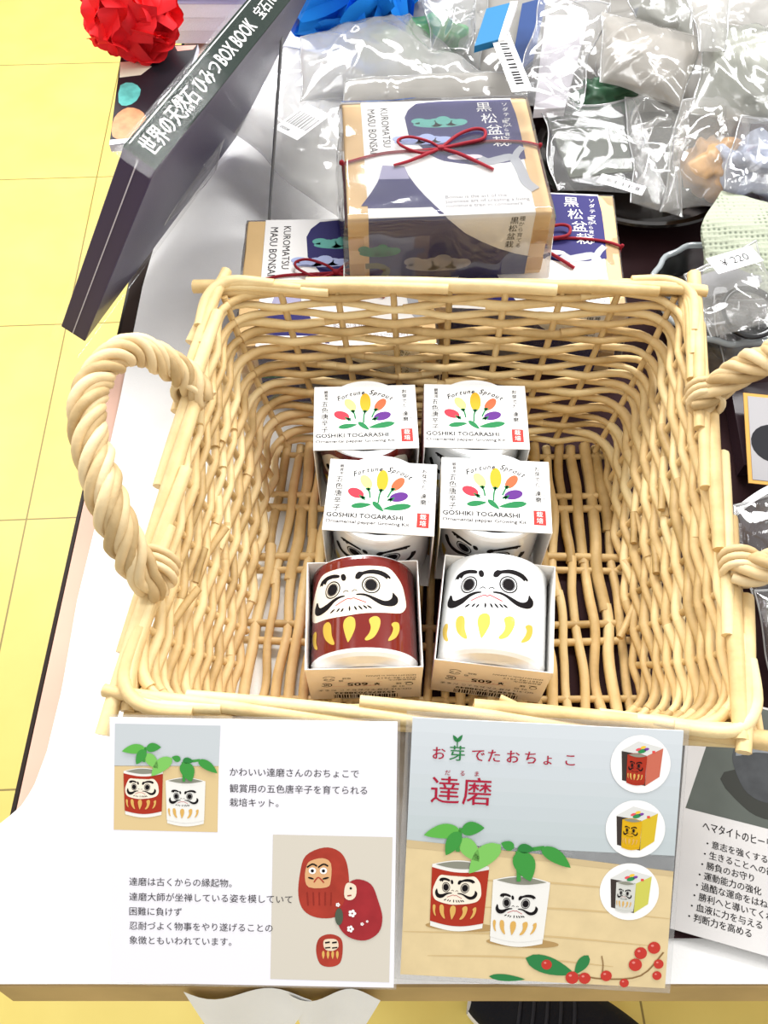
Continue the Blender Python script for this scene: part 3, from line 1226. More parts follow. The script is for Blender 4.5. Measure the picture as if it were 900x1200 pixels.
sprouts(P, spl)
emit_part(P, 'printed_photo', lc, 'picture of a red and a white cup with seedlings')
P = Print()
BG = M('#d0c9bb', .6)
P.poly(BG, [q1(507, 362), q1(862, 368), q1(858, 808), q1(502, 800)], 1)
RD, RD2 = M('#a63a2c', .5, var=.12, vscale=120), M('#9c2b30', .5, var=.1, vscale=120)
SKN = M('#d8a878', .5)
P.poly(RD, [q1(*p) for p in ((660, 400), (705, 412), (728, 450), (735, 520), (728, 580), (695, 610), (640, 612), (600, 590), (584, 545), (588, 480), (605, 425))], 2, 4)
P.poly(SKN, [q1(*p) for p in ((620, 440), (655, 432), (680, 448), (680, 500), (668, 520), (615, 520), (603, 490), (608, 455))], 3, 3)
for X in (625, 658):
    P.ell(WHITE, *q1(X, 470), 11 * kx, 10 * ky, 0, 4, 14)
    P.ell(INK, *q1(X, 470), 5 * kx, 5 * ky, 0, 5, 10)
    P.stroke(INK, [q1(X - 16, 460), q1(X, 450), q1(X + 14, 456)], 5 * kx, 4)
P.stroke(INK, [q1(612, 490), q1(630, 495)], 6 * kx, 4, taper=True)
P.stroke(INK, [q1(655, 495), q1(675, 490)], 6 * kx, 4, taper=True)
P.stroke(RD, [q1(630, 505), q1(643, 490), q1(660, 506)], 4 * kx, 4)
for k in range(5):
    P.stroke(M('#8d2c22', .5), [q1(610 + k * 18, 535), q1(613 + k * 17, 575)], 4 * kx, 3)
P.poly(RD2, [q1(*p) for p in ((755, 495), (800, 510), (822, 560), (835, 610), (825, 655), (785, 680), (735, 670), (705, 635), (708, 590), (722, 560), (722, 520))], 4, 4)
P.poly(M('#e8d8c0', .5), [q1(*p) for p in ((732, 505), (755, 515), (755, 545), (740, 558), (722, 550), (722, 520))], 5, 3)
P.ell(INK, *q1(740, 522), 4 * kx, 4 * ky, 0, 6, 8)
P.stroke(RD2, [q1(730, 545), q1(742, 543)], 4 * kx, 6)
P.ell(M('#4e5a4a', .5), *q1(706, 608), 12 * kx, 26 * ky, 0, 6, 16)
for X, Y, r in ((745, 598, 9), (740, 645, 8), (775, 630, 4), (790, 622, 3), (702, 572, 5)):
    for a in range(5):
        P.ell(WHITE, q1(X, Y)[0] + r * kx * .8 * math.cos(a * 1.257), q1(X, Y)[1] + r * kx * .8 * math.sin(a * 1.257), r * .55 * kx, r * .55 * kx, 0, 6, 8)
P.poly(RD, [q1(*p) for p in ((680, 662), (712, 675), (718, 710), (710, 750), (680, 762), (650, 752), (638, 710), (648, 674))], 2, 4)
P.poly(M('#e5d2b8', .5), [q1(*p) for p in ((665, 678), (698, 678), (705, 700), (690, 712), (668, 710), (660, 695))], 3, 3)
for X in (673, 694):
    P.stroke(INK, [q1(X - 8, 688), q1(X + 6, 686)], 5 * kx, 4)
    P.stroke(INK, [q1(X - 8, 704), q1(X + 8, 702)], 4 * kx, 4)
for k in range(4):
    P.leaf(PGOLD, *q1(660 + k * 14, 712), *q1(660 + k * 14, 738), 8 * kx, 3)
emit_part(P, 'printed_drawing', lc, 'drawing of three red daruma dolls on beige')
P = Print()
SUMI = M('#3d3a3e', .5)
for s, X, Y, X2 in (('かわいい達磨さんのおちょこで', 378, 185, 760), ('観賞用の五色唐辛子を育てられる', 378, 234, 785), ('栽培キット。', 378, 276, 523),
                    ('達磨は古くからの縁起物。', 79, 516, 385), ('達磨大師が坐禅している姿を模していて', 79, 562, 566), ('困難に負けず', 79, 606, 236), ('忍耐づよく物事をやり遂げることの', 79, 650, 508), ('象徴ともいわれています。', 79, 694, 385)):
    if Y == 516:
        emit_part(P, 'upper_paragraph', lc)
        P = Print()
    P.text(SUMI, s, *q1(X, Y), 27.5 * kx, width=(X2 - X) * kx, layer=3)
emit_part(P, 'lower_paragraph', lc)

# right card: picture of two cups, red heading, three round insets (traced from a 900x874 view)
m, w, h = card_frame(at(484, 838, 11.8), at(798, 856, 11.5), at(469, 1141, 4.5), at(783, 1156, 4.5))
rc = card_base('product_card', 'laminated card with red heading, two potted cups and three round insets', m, w, h, M('#e9ebec', .4), .28)
kx, ky = w / 806, h / 765


def q2(X, Y):
    # undo the card's tilt in the photograph
    return ((X - 62 + (Y - 20) * .042) * kx, (785 - Y + (X - 62) * .058) * ky)


P = Print()
W_, H_ = w, h
P.rect(SKYP2, 0, h * .3, w, h * .6, 0)
for k in range(9):                                # printed backdrop, one soft band after another
    f0, f1 = k / 9, (k + 1) / 9
    c = [int(a + (b - a) * f0) for a, b in zip((208, 214, 218), (186, 195, 197))]
    P.rect(M('#%02x%02x%02x' % tuple(c), .45), 0, h - (h - .52 * h) * f1, w, h - (h - .52 * h) * f0, 1)
P.poly(TAN, [(0, 0), (w, 0), (w, h * .46), (w * .5, h * .5), (0, h * .53)], 2)
P.poly(M('#cbb58a', .5), [(0, h * .53), (w * .5, h * .5), (w, h * .46), (w, h * .44), (w * .5, h * .475), (0, h * .5)], 3)
for yy, s0, s1 in ((.17, .0, .95), (.28, .25, 1), (.38, .1, .9), (.08, .1, .8)):
    P.stroke(M('#cdb280', .5), [(w * s0, h * yy), (w * (s0 + s1) / 2, h * (yy + .012)), (w * s1, h * (yy - .005))], .09, 3, taper=True)
shade = M('#b08f5c', .5)
P.ell(shade, *q2(215, 640), 110 * kx, 14 * ky, 0, 4)
P.ell(shade, *q2(400, 690), 110 * kx, 14 * ky, 0, 4)
a0 = q2(112, 648)
cup_picture(P, lambda a, b: (a0[0] + a + b * .02, a0[1] + b), 172 * kx, 215 * ky, CUPRED, CUPWHITE, PGOLD, 5)
a1 = q2(294, 696)
cup_picture(P, lambda a, b: (a1[0] + a + b * .03, a1[1] + b), 172 * kx, 215 * ky, CUPWHITE, CUPWHITE, PGOLD, 5)
sprouts(P, lambda x, y: q2(x * 10, 874 - y * 10), 11)
bg = M('#c0392f', .4)
for pts in (((410, 735), (470, 725), (530, 745), (550, 775), (520, 790), (460, 775)),):
    P.leaf(M('#2f7d45', .5), *q2(410, 735), *q2(560, 785), 55 * kx, 6)
P.leaf(M('#2f7d45', .5), *q2(600, 728), *q2(560, 785), 34 * kx, 6)
P.leaf(M('#2f7d45', .5), *q2(300, 790), *q2(410, 800), 22 * kx, 6)
P.stroke(M('#8a6a42', .5), [q2(560, 785), q2(650, 800), q2(760, 790), q2(826, 720)], .07, 6)
P.stroke(M('#8a6a42', .5), [q2(640, 800), q2(645, 760), q2(640, 730)], .05, 6)
for X, Y, r in ((474, 755, 16), (552, 795, 20), (590, 797, 18), (655, 790, 17), (742, 757, 20), (757, 722, 19), (797, 706, 19), (812, 755, 15), (808, 790, 14), (710, 812, 14)):
    x, y = q2(X, Y)
    P.ell(bg, x, y, r * kx, r * kx, 0, 7, 18)
    P.ell(M('#e08078', .4), x - r * .3 * kx, y + r * .35 * kx, r * .25 * kx, r * .2 * kx, 0, 8, 10)
emit_part(P, 'printed_photo', rc, 'picture of a red and a white cup with seedlings on wood')
P = Print()
HR = M('#a81d38', .4)
hx = [141, 195, 258, 305, 362, 414, 465, 532]
for ch, X, sz in zip('お芽でたおちょこ', hx, (44, 50, 44, 44, 44, 44, 40, 42)):
    x, y = q2(X, 140 + (X - 141) * .058)
    P.text(M('#2c7a43', .4) if ch == '芽' else HR, ch, x, y, sz * kx, align='C', bold=.022, layer=4)
P.leaf(M('#2c7a43', .4), *q2(196, 92), *q2(183, 72), 11 * kx, 4)
P.leaf(M('#2c7a43', .4), *q2(196, 92), *q2(211, 72), 11 * kx, 4)
P.stroke(M('#2c7a43', .4), [q2(196, 108), q2(196, 92)], 3 * kx, 4)
for ch, X in zip('達磨', (160, 255)):
    P.text(HR, ch, *q2(X, 266 + (X - 160) * .05), 92 * kx, align='C', bold=.006, layer=4)
for ch, X in zip('だるま', (168, 212, 255)):
    P.text(HR, ch, *q2(X, 188 + (X - 168) * .05), 18 * kx, align='C', bold=.01, layer=4)
emit_part(P, 'heading', rc, 'dark red heading with one green sign')
for X, Y, cm, sm in ((741, 162, CUPRED, '#c56a55'), (731, 352, M('#d9a915', .5), '#d3b52e'), (718, 538, M('#cfcfc8', .5), '#c9c65a')):
    P = Print()
    x, y = q2(X, Y)
    r = 89 * kx
    P.ell(WHITE, x, y, r, r, 0, 4, 40)

    def qq(a, b, x=x, y=y, r=r):
        return (x + a * r, y + b * r)
    P.poly(M('#3c3430', .5), [qq(-.66, .42), qq(.18, .30), qq(.2, -.74), qq(-.58, -.58)], 5)
    P.poly(M('#d8d8d4', .5), [qq(-.66, .44), qq(-.12, .78), qq(.72, .58), qq(.2, .3)], 5)
    P.poly(M(sm, .5), [qq(.2, .3), qq(.72, .58), qq(.66, -.40), qq(.2, -.74)], 5)
    cup_picture(P, lambda a, b, qq=qq, r=r: (qq(-.46, -.72)[0] + a, qq(-.46, -.72)[1] + b - a * .05), .66 * r, 1.12 * r, cm, cm, PGOLD, 6)
    for c_, a, b, rr_ in (('#e2555c', -.1, .5, .06), ('#f2c23c', .05, .58, .06), ('#7a3f9c', .16, .52, .06), ('#2f8a52', .02, .45, .09)):
        P.ell(M(c_, .5), *qq(a, b), rr_ * r * 1.6, rr_ * r * .8, .3, 6, 10)
    P.rect(M('#de4b45', .5), *qq(.36, .4), *qq(.46, .48), 6)
    emit_part(P, 'round_inset', rc)

# hematite card lying on the dark cloth, half under the basket's corner
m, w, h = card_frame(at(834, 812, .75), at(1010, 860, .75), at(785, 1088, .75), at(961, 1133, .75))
hc = card_base('mineral_card', 'printed card, its paper greyed by painted-in shade, with a dark stone and a bullet list, at the lower right corner', m, w, h, M('#cfccca', .6), .0)  # paper colour darkened to stand in for the shade over this corner
hx_, hy_ = w / 176, h / 276


def q3(u, v):
    d = at(u, v, .75) - at(785, 1088, .75)
    r = m.to_3x3()
    return (min(w - .05, max(.02, d.dot(r.col[0]))), min(h - .05, max(.02, d.dot(r.col[1]))))


P = Print()
P.poly(M('#555a54', .5, var=.1, vscale=40), [q3(847, 812), q3(803, 947), q3(1010, 1000), q3(1040, 870)], 1)
P.poly(M('#33342f', .5), [q3(848, 905), q3(870, 945), q3(905, 962), q3(960, 960), q3(960, 900)], 2, 4)
P.poly(M('#3b3d3f', .35, var=.3, vscale=80), [q3(858, 884), q3(868, 872), q3(905, 868), q3(950, 880), q3(955, 935), q3(905, 942), q3(876, 930), q3(862, 905)], 3, 4)
P.poly(M('#7a7d80', .3, var=.25, vscale=90), [q3(862, 886), q3(872, 873), q3(905, 869), q3(945, 878), q3(920, 884), q3(885, 882)], 4, 3)
emit_part(P, 'printed_photo', hc, 'dark picture of a grey stone')
P = Print()
rows = ['意志を強くする', '生きることへの欲求を', '勝負のお守り', '運動能力の強化', '過酷な運命をはね返す', '勝利へと導いてくれる', '血液に力を与える', '判断力を高める']
pp = q3(823, 972)
P.text(INK, 'ヘマタイトのヒーリング効果', pp[0], pp[1], .58, bold=.02, width=13.1 * .42 * 1.0)
emit_part(P, 'heading', hc)
P = Print()
for k, rw in enumerate(rows):
    pp = q3(829.5 - 3.05 * k, 988.5 + 12.15 * k)
    P.text(INK, '・' + rw, pp[0] - .25, pp[1] - .18, .45, bold=.02, sx=.97)
emit_part(P, 'bullet_list', hc)
# ------------------------------------------------------------------ bonsai growing kits behind the basket
KW, KD, KH = 13.8, 12.7, 6.0
K_C, K_YAW = Vector((4.1, 51.9, 12.0)), math.radians(3.2)


def sheet(u, v):
    """photo pixel on the big kit -> wrapper sheet: x across, y from the front's foot over the top"""
    ca, sa = math.cos(K_YAW), math.sin(K_YAW)
    p = at(u, v, 12.0) - K_C
    lx, ly = p.x * ca + p.y * sa, -p.x * sa + p.y * ca
    if ly >= -KD / 2:
        return (lx, KH + ly + KD / 2)
    p = on_y(u, v, 45.6) - K_C
    return (p.x * ca + p.y * sa, KH + p.z)


def z7(X, Y):
    return sheet(380 + X / 5.21, 110 + Y / 5.21)


def z8(X, Y):
    return sheet(520 + X / 5.21, 110 + Y / 5.21)


INDIGO = M('#302c66', .6)
PXL, PXR = -5.5, 5.75
KP = Print()
KP.poly(INDIGO, [z7(490, 150), z7(510, 105), z7(560, 65), z7(640, 56), z8(0, 50), z8(200, 44), z8(405, 40), z8(440, 130), z8(470, 250), z8(500, 400), z8(380, 425), z8(200, 440), z8(100, 430), z8(0, 415), z7(690, 400), z7(640, 375), z7(580, 320), z7(515, 260)], 1)
TEAL = M('#5fb0a4', .4)


def cloudy(mat, cx, cy, w, h, layer):
    for k in range(6):
        a = (k / 5 - .5) * w
        KP.ell(mat, cx + a * .82, cy + .12 * h * math.cos(k * 2.1) + .1 * h, w * .16, h * (.42 - abs(k - 2.5) * .06), 0, layer + (k % 2), 18)
    KP.ell(mat, cx, cy - .08 * h, w * .54, h * .32, 0, layer, 24)


x, y = z7(670, 185)
cloudy(TEAL, x + .4, y, 3.6, 1.3, 2)
x, y = z7(600, 290)
cloudy(M('#aebbe4', .4), x, y, 3.8, 1.2, 3)
x, y = z8(150, 390)
KP.ell(M('#e9dfe6', .4), x - .5, y, 1.0, .3, 0, 3)
KP.ell(M('#e9dfe6', .4), x + .3, y, .7, .24, 0, 4)
TREE = M('#aeb0b6', .45)
KP.stroke(TREE, [z8(215, 400), z8(270, 420), z8(340, 405), z8(420, 395), z8(470, 470), z8(500, 540), z8(560, 590)], .75, 3)
KP.stroke(TREE, [z8(430, 400), z8(450, 360), z8(480, 330)], .5, 4)
lft = [(355, 442), (345, 490), (325, 545), (285, 610), (225, 690)]
rgt = [(490, 450), (515, 505), (560, 565), (610, 622), (670, 680), (730, 735)]
rfr = [(20, 755), (130, 850), (230, 905), (330, 950), (440, 988), (535, 1008)]
KP.poly(INDIGO, [z7(*p) for p in lft] + [(PXL, z7(225, 690)[1]), (PXL, .02), (PXR, .02), (PXR, z8(535, 1008)[1])] + [z8(*p) for p in reversed(rfr)] + [z7(*p) for p in reversed(rgt)], 1)
KP.poly(M('#a5a1bd', .6), [z7(355, 442), z7(332, 528), z7(520, 524), z7(490, 450)], 2)
x, y = z7(335, 945)
cloudy(M('#2f7f58', .45), x, y, 2.6, 1.1, 2)
KP.stroke(M('#6d6a4a', .5), [z7(250, 1030), z7(330, 1030), z7(380, 1060), z7(350, 1110), z7(300, 1140)], .5, 2)
x, y = z7(690, 1035)
cloudy(M('#a5a3ad', .5), x, y, 4.2, 1.5, 2)
for k, ch in enumerate('黒松盆栽'):
    KP.text(WHITE, ch, z8(225 + k * 20, 0)[0], z8(230, 110 + k * 72)[1], 1.25, align='C', layer=5)
    KP.text(INK, ch, z8(415 - k * 3, 900)[0], z8(410, 800 + k * 48)[1], .62, align='C', bold=.02, layer=3)
KP.vtext(WHITE, 'ソダテマス', z8(345, 0)[0] + .1, z8(330, 60)[1], .5, .62, layer=4)
KP.vtext(WHITE, '種から育てる', z8(385, 200)[0] - .1, z8(385, 165)[1], .42, .5, layer=4)
KP.vtext(INK, '種から育てる', z8(470, 850)[0], z8(470, 758)[1], .42, .46, layer=3)
KP.text(GREYINK, 'KUROMATSU', z7(325, 0)[0] + .1, z7(330, 92)[1], .78, rot=-math.pi / 2, layer=2)
KP.text(GREYINK, 'MASU BONSAI', z7(245, 0)[0] + .1, z7(250, 100)[1], .82, rot=-math.pi / 2, layer=2)
PALEINK = M('#8f8d96', .5)
for k, s in enumerate(('Bonsai is the art of the', 'Japanese art of creating a living', 'miniature tree in containers')):
    KP.text(PALEINK, s, z8(8, 645)[0], z8(8, 645 + k * 27)[1], .46, layer=2)
WOOD = M('#dcb983', .5, .3, var=.10, vscale=18, bump=.05)
WOOD2 = M('#c79d63', .5, .3, var=.12, vscale=22, bump=.05)
CORD = M('#8e1f2c', .6)


def kit_map(x, y, l, g=.045):
    e = g + l * EPS
    if y <= KH:
        return (x, -KD / 2 - e, y)
    return (x, -KD / 2 + (y - KH), KH + e)


def bonsai_kit():
    t = empty('bonsai_kit', 'x', 'box')
    mb = MB()
    rbox(mb, -KW / 2, KW / 2, -KD / 2, KD / 2, 0, KH, WOOD, .12, 2)
    mb.build('wooden_box', t)
    for sx in (-1, 1):
        for k in range(2):
            mb = MB()
            xa, xb = sorted((sx * KW / 2, sx * (KW / 2 - 1.05)))
            rbox(mb, xa - .01, xb + .01, -KD / 2 - .02, -KD / 2 + .5, .9 + k * 2.4, 2.1 + k * 2.4, WOOD2, .02, 1)
            mb.build('finger_joint', t)
    mb = MB()
    e = .04
    prof = [(-KD / 2 - e, .05), (-KD / 2 - e, KH + e), (KD / 2 + e, KH + e), (KD / 2 + e, .05)]
    vs = []
    for yy, zz in prof:
        vs += [(PXL, yy, zz), (PXR, yy, zz)]
    mb.add(vs, [(0, 1, 3, 2), (2, 3, 5, 4), (4, 5, 7, 6)], M('#f8f6f3', .5), smooth=False)
    mb.build('paper_wrapper', t)
    mb = MB()
    KP.emit(mb, kit_map, cuty=(KH,))
    mb.build('printed_picture', t)
    mb = MB()
    cy = -KD / 2 + z7(350, 378)[1] - KH

    def c3(p, dz=.14):
        return Vector((p[0], p[1] - KH - KD / 2, KH + dz))
    L = c3(z7(105, 440))
    Rr = c3(z8(580, 330))
    knot = c3(z8(-20, 352), .22)
    L.x, Rr.x = -KW / 2 - .1, KW / 2 + .1
    tube(mb, catmull([(L.x, L.y, .3), (L.x, L.y, KH - .1), L, c3(z7(350, 378)), c3(z7(560, 360)), knot, c3(z8(240, 305)), c3(z8(460, 305)), Rr, (Rr.x, Rr.y, KH - .2), (Rr.x, Rr.y, .3)], 8), .11, CORD, 7)
    tube(mb, catmull([knot, c3(z7(600, 385), .3), c3(z7(480, 350), .35), c3(z7(450, 315), .4), c3(z7(520, 295), .4), c3(z7(640, 320), .35), knot], 8), .10, CORD, 7)
    tube(mb, catmull([knot, c3(z8(80, 285), .4), c3(z8(180, 250), .45), c3(z8(245, 260), .45), c3(z8(235, 305), .4), c3(z8(120, 330), .35), knot], 8), .12, CORD, 7)
    tube(mb, catmull([knot, c3(z7(640, 385), .3), c3(z7(520, 430), .25), c3(z7(425, 455), .2)], 8), .12, CORD, 7)
    tube(mb, catmull([knot, c3(z8(80, 385), .3), c3(z8(190, 430), .25), c3(z8(300, 480), .2)], 8), .13, CORD, 7)
    rbox(mb, knot.x - .25, knot.x + .25, knot.y - .18, knot.y + .18, KH + .05, KH + .45, CORD, .12)
    mb.build('red_cord', t)
    return t


_cr = {}


def ridge(p, seed, f=0.35):
    """straight sharp creases of a plastic film over a soft swell"""
    if seed not in _cr:
        rn = random.Random(seed)
        _cr[seed] = [(rn.uniform(-9, 9), rn.uniform(-9, 9), rn.uniform(0, math.pi), rn.uniform(.35, 1.5), rn.uniform(2.0, 7.0), rn.choice((1, 1, -.8)) * rn.uniform(.3, 1)) for _ in range(46)]
    x = (p.x * 1.0 + 9) % 18 - 9
    y = (p.y * 1.0 + 9) % 18 - 9
    s = .9 * noise.noise(Vector((p.x * f * .6 + seed, p.y * f * .6 - seed, p.z * f * .6)))
    for cx, cy, th, w, L, a in _cr[seed]:
        dx, dy = x - cx, y - cy
        d = abs(-dx * math.sin(th) + dy * math.cos(th))
        if d < w:
            l = (dx * math.cos(th) + dy * math.sin(th)) / L
            if abs(l) < 1:
                s += .55 * a * (1 - d / w) * (1 - l * l)
    return s


def wrap_bag(name, label, c, yaw, w, d, h, seed, mat, group=None, amp=.35):
    """a clear bag hugging a box: flat on top, creased and flaring down the sides"""
    mb = MB()

    def fn(u, v):
        a, b = 2 * u - 1, 2 * v - 1
        m = max(abs(a), abs(b))
        k = min(1, m / .72)
        if m <= .72:
            p = Vector((a / .72 * (w / 2 + .12), b / .72 * (d / 2 + .12), h + .22))
            return p + Vector((0, 0, .10 * max(-.5, ridge(p, seed, .5)) * (k ** 2)))
        t = (m - .72) / .28
        px = max(-1, min(1, a / .72)) * (w / 2 + .2 + .35 * t)
        py = max(-1, min(1, b / .72)) * (d / 2 + .2 + .35 * t)
        p = Vector((px, py, h + .2 - t * (h - .15)))
        r = ridge(p, seed, .55) * amp * t ** .5
        o = Vector((a if abs(a) > abs(b) * .9 else 0, b if abs(b) > abs(a) * .9 else 0, 0))
        if o.length > 0:
            o.normalize()
        return p + o * max(r, -.12)
    grid(mb, fn, 70, 70, mat)
    o = mb.build(name, loc=c, rot=(0, 0, yaw))
    return tag(o, label, 'bag', group)


kit = bonsai_kit()
kit.location = K_C.x * S, K_C.y * S, (K_C.z - KH + .02) * S
kit.rotation_euler = (0, 0, K_YAW)
tag(kit, 'boxed bonsai kit with mountain picture and red bow, on top of the two others', 'box', 'bonsai kits')
pL = at(292, 258, 6.6)
kl = copy_tree(kit)
yl = math.radians(1.0)
kl.location = ((pL.x + KW / 2) * S, (pL.y - KD / 2) * S, .62 * S)
kl.rotation_euler = (0, 0, yl)
tag(kl, 'boxed bonsai kit below left, its white end with grey lettering showing', 'box', 'bonsai kits')
pR = at(718, 230, 6.6)
kr = copy_tree(kit)
yr = math.radians(-3.5)
kr.location = ((pR.x - KW / 2 * math.cos(yr) + KD / 2 * math.sin(yr)) * S, (pR.y - KW / 2 * math.sin(yr) - KD / 2 * math.cos(yr)) * S, .62 * S)
kr.rotation_euler = (0, 0, yr)
tag(kr, 'boxed bonsai kit below right, its dark blue corner showing', 'box', 'bonsai kits')
wrap_bag('clear_bag', 'clear bag around the top bonsai kit', (K_C.x, K_C.y, 6.05), K_YAW, KW, KD, KH, 1.3, CLEAR, 'clear bags around the bonsai kits', .45)
wrap_bag('clear_bag', 'clear bag around the lower left bonsai kit', tuple(c / S for c in kl.location), yl, KW, KD, KH - .25, 2.9, CLEAR, 'clear bags around the bonsai kits', .3)
wrap_bag('clear_bag', 'clear bag around the lower right bonsai kit', tuple(c / S for c in kr.location), yr, KW, KD, KH - .25, 4.4, CLEAR, 'clear bags around the bonsai kits', .3)


# ------------------------------------------------------------------ bags of stones at the back
def bag(label, px, puff, crump, seed, mat, name='plastic_bag', group='plastic bags at the back', n=46, seal=True, label_px=None, f=.38, nosheet=False):
    """px: four (u, v, z) corners TL TR BR BL"""
    Q = [at(*p) for p in px]
    c = sum(Q, Vector()) / 4
    c.z = min(p.z for p in Q) - .3
    nrm = (Q[1] - Q[0]).cross(Q[0] - Q[3]).normalized()
    if nrm.z < 0:
        nrm.negate()
    t = empty(name, label, 'bag', c, group=group)

    def P_(u, v, side):
        p = Q[3].lerp(Q[2], u).lerp(Q[0].lerp(Q[1], u), v)
        e = (4 * u * (1 - u)) ** .6 * (4 * v * (1 - v)) ** .5
        wob = Vector((noise.noise(p * .22 + Vector((seed, 0, 0))), noise.noise(p * .22 + Vector((0, seed, 0))), 0)) * .7 * (1 - e)
        r = ridge(p, seed + side * .5, f) * crump * (.35 + .65 * min(1, e * 1.5))
        q = p + wob + nrm * ((puff * e + r) if side == 0 else (-puff * .25 * e + r * .4))
        q.z = max(q.z, .6)
        return q - c
    mb = MB()
    grid(mb, lambda u, v: P_(u, v, 0), n, n, mat)
    mb.build('film_front', t)
    if not nosheet:
        mb = MB()
        grid(mb, lambda u, v: P_(u, v, 1), n // 2, n // 2, mat)
        mb.build('film_back', t)
    if seal:
        mb = MB()
        tube(mb, [P_(u / 24, 1, 0) for u in range(25)], .10, SEAL, 6)
        tube(mb, [P_(0, v / 24, 0) for v in range(25)], .06, SEAL, 6)
        tube(mb, [P_(1, v / 24, 0) for v in range(25)], .06, SEAL, 6)
        mb.build('seal', t)
    t['_c'] = list(c)
    return t, c


def sticker(t, c, px, z, bars=True, texts=(), vertical=False):
    """a printed label stuck on a bag, from its four photo corners (TL TR BR BL)"""
    m, w, h = card_frame(at(*px[0], z), at(*px[1], z), at(*px[3], z), at(*px[2], z))
    P = Print()
    P.rect(M('#f4f3f2', .45), 0, 0, w, h, 0)
    random.seed(int(px[0][0]))
    if bars:
        if vertical:
            y = h * .12
            while y < h * .88:
                d = random.choice((.05, .08, .13)) * h / 4
                P.rect(INK, w * .32, y, w * .72, y + d, 1)
                y += d + random.choice((.05, .08, .11)) * h / 4
        else:
            xx = w * .1
            while xx < w * .9:
                d = random.choice((.05, .08, .13)) * w / 4
                P.rect(INK, xx, h * .3, xx + d, h * .75, 1)
                xx += d + random.choice((.05, .08, .11)) * w / 4
    for (s, fx, fy, sz, rot) in texts:
        P.text(INK, s, fx * w, fy * h, sz, rot=rot, align='C', layer=2)
    mb = MB()
    P.emit(mb, lambda x, y, l: tuple((m @ Vector((x * S, y * S, l * EPS * S))) / S - c))
    o = mb.build('sticker', t)
    o['label'] = 'white printed sticker'
    return o


def stone(label, u, v, z, r, squash, colour, seed, rough=.25, name='stone', group=None, lump=.25):
    c = at(u, v, z)
    bm = bmesh.new()
    bmesh.ops.create_icosphere(bm, subdivisions=4, radius=1)
    mb = MB()
    vs = []
    for vv in bm.verts:
        p = vv.co.copy()
        k = 1 + lump * noise.noise(p * 1.3 + Vector((seed, 0, 0))) + lump * .5 * noise.cell(p * 2.2 + Vector((seed, 4, 1)))
        vs.append((p.x * r * squash[0] * k, p.y * r * squash[1] * k, p.z * r * squash[2] * k))
    bm.verts.index_update()
    mb.add(vs, [[q.index for q in f.verts] for f in bm.faces], M(colour, rough, .5, var=.22, vscale=55, bump=.2, bscale=120))
    bm.free()
    o = mb.build(name, loc=c)
    return tag(o, label, 'stone', group)


OLIVEF = plastic('thin_film', haze=.08, edge=.10, gl=.25)
LIGHT = plastic('light_film', '#f2f1ec', haze=.2, edge=.22)
# white backing papers and cards inside the bags
def slab(name, label, cat, px, z, th, mat, group=None, edge=None):
    Q = [at(*p, z) for p in px]
    c = sum(Q, Vector()) / 4
    n = len(Q)
    mb = MB()
    top = [q - c for q in Q]
    bot = [q - c - Vector((0, 0, th)) for q in Q]
    mb.add(top + bot, [list(range(n - 1, -1, -1))] , mat, smooth=False)
    mb.add(top + bot, [(i, (i + 1) % n, (i + 1) % n + n, i + n) for i in range(n)] + [list(range(n, 2 * n))], edge or mat, smooth=False)
    o = mb.build(name, loc=c)
    return tag(o, label, cat, group)


# left: empty-looking clear bag with a barcode label
t, c = bag('clear bag with a barcode sticker beside the thin steel rod', [(290, 40, 5), (425, 85, 6), (402, 262, 3.5), (268, 152, 4)], 1.2, .7, 3.1, HAZY, f=.25)
sticker(t, c, [(318, 118), (340, 128), (354, 168), (320, 150)], 6.2, texts=[('0008', .3, .1, .5, 0)])
t, c = bag('hazy bag with two green stones below the blue paper flower', [(350, 45, 7), (480, 18, 7), (575, 96, 7), (352, 118, 6)], 1.6, .7, 5.7, HAZY, f=.3)
stone('dark green tumbled stone, left of two in the hazy bag', 444, 50, 5.6, 2.0, (1.25, 1.0, .75), '#3f6b4c', 1.0, group='green stones', lump=.12)
stone('pale green rough stone, right of two in the hazy bag', 504, 48, 5.6, 2.3, (1.3, 1.0, .8), '#5f9a66', 4.0, group='green stones', lump=.35)
t, c = bag('clear crumpled bag top between blue flower and blue booklet', [(495, -10, 9), (560, -6, 9), (552, 60, 7), (505, 62, 7)], 1.2, 1.0, 8.2, CLEAR, f=.5)
t, c = bag('grey flat bag lying just behind the top bonsai kit', [(408, 94, 7.5), (598, 84, 7.5), (606, 122, 6.5), (402, 126, 6.5)], .8, .55, 9.4, GREYF, f=.25)
slab('booklet', 'blue booklet with white page edges near the top middle', 'booklet', [(570, 10), (598, 3), (584, 46), (556, 54)], 9, .6, M('#2a6f9c', .35), 'booklets at the back')
slab('page_block', 'white pages showing along the blue booklet', 'pages', [(598, 2), (607, 1), (592, 46), (584, 47)], 9, .6, M('#eceae8', .6))
slab('booklet', 'navy booklet between blue booklet and barcode sticker', 'booklet', [(612, 4), (641, -4), (625, 70), (596, 96)], 6.2, .5, M('#2c4270', .3), 'booklets at the back')
slab('paper_packet', 'white paper packet inside the shiny bag right of the barcode', 'packet', [(640, 18), (690, 18), (662, 126), (626, 128)], 6.8, .8, M('#efeaf0', .6))
t, c = bag('shiny clear bag with white packet and upright barcode sticker', [(638, -4, 9), (716, 4, 9), (672, 132, 6.6), (600, 122, 6.8)], 1.0, .8, 12.3, CLEAR, f=.4)
sticker(t, c, [(611, 46), (634, 42), (624, 108), (600, 108)], 8.8, True, [('L-9006', .15, .45, .5, math.pi / 2)], True)
stone('green rough stone cluster behind the olive card', 706, 112, 5.0, 1.7, (1.5, .9, .7), '#4f7a5c', 9.0, lump=.5, group='green stones')
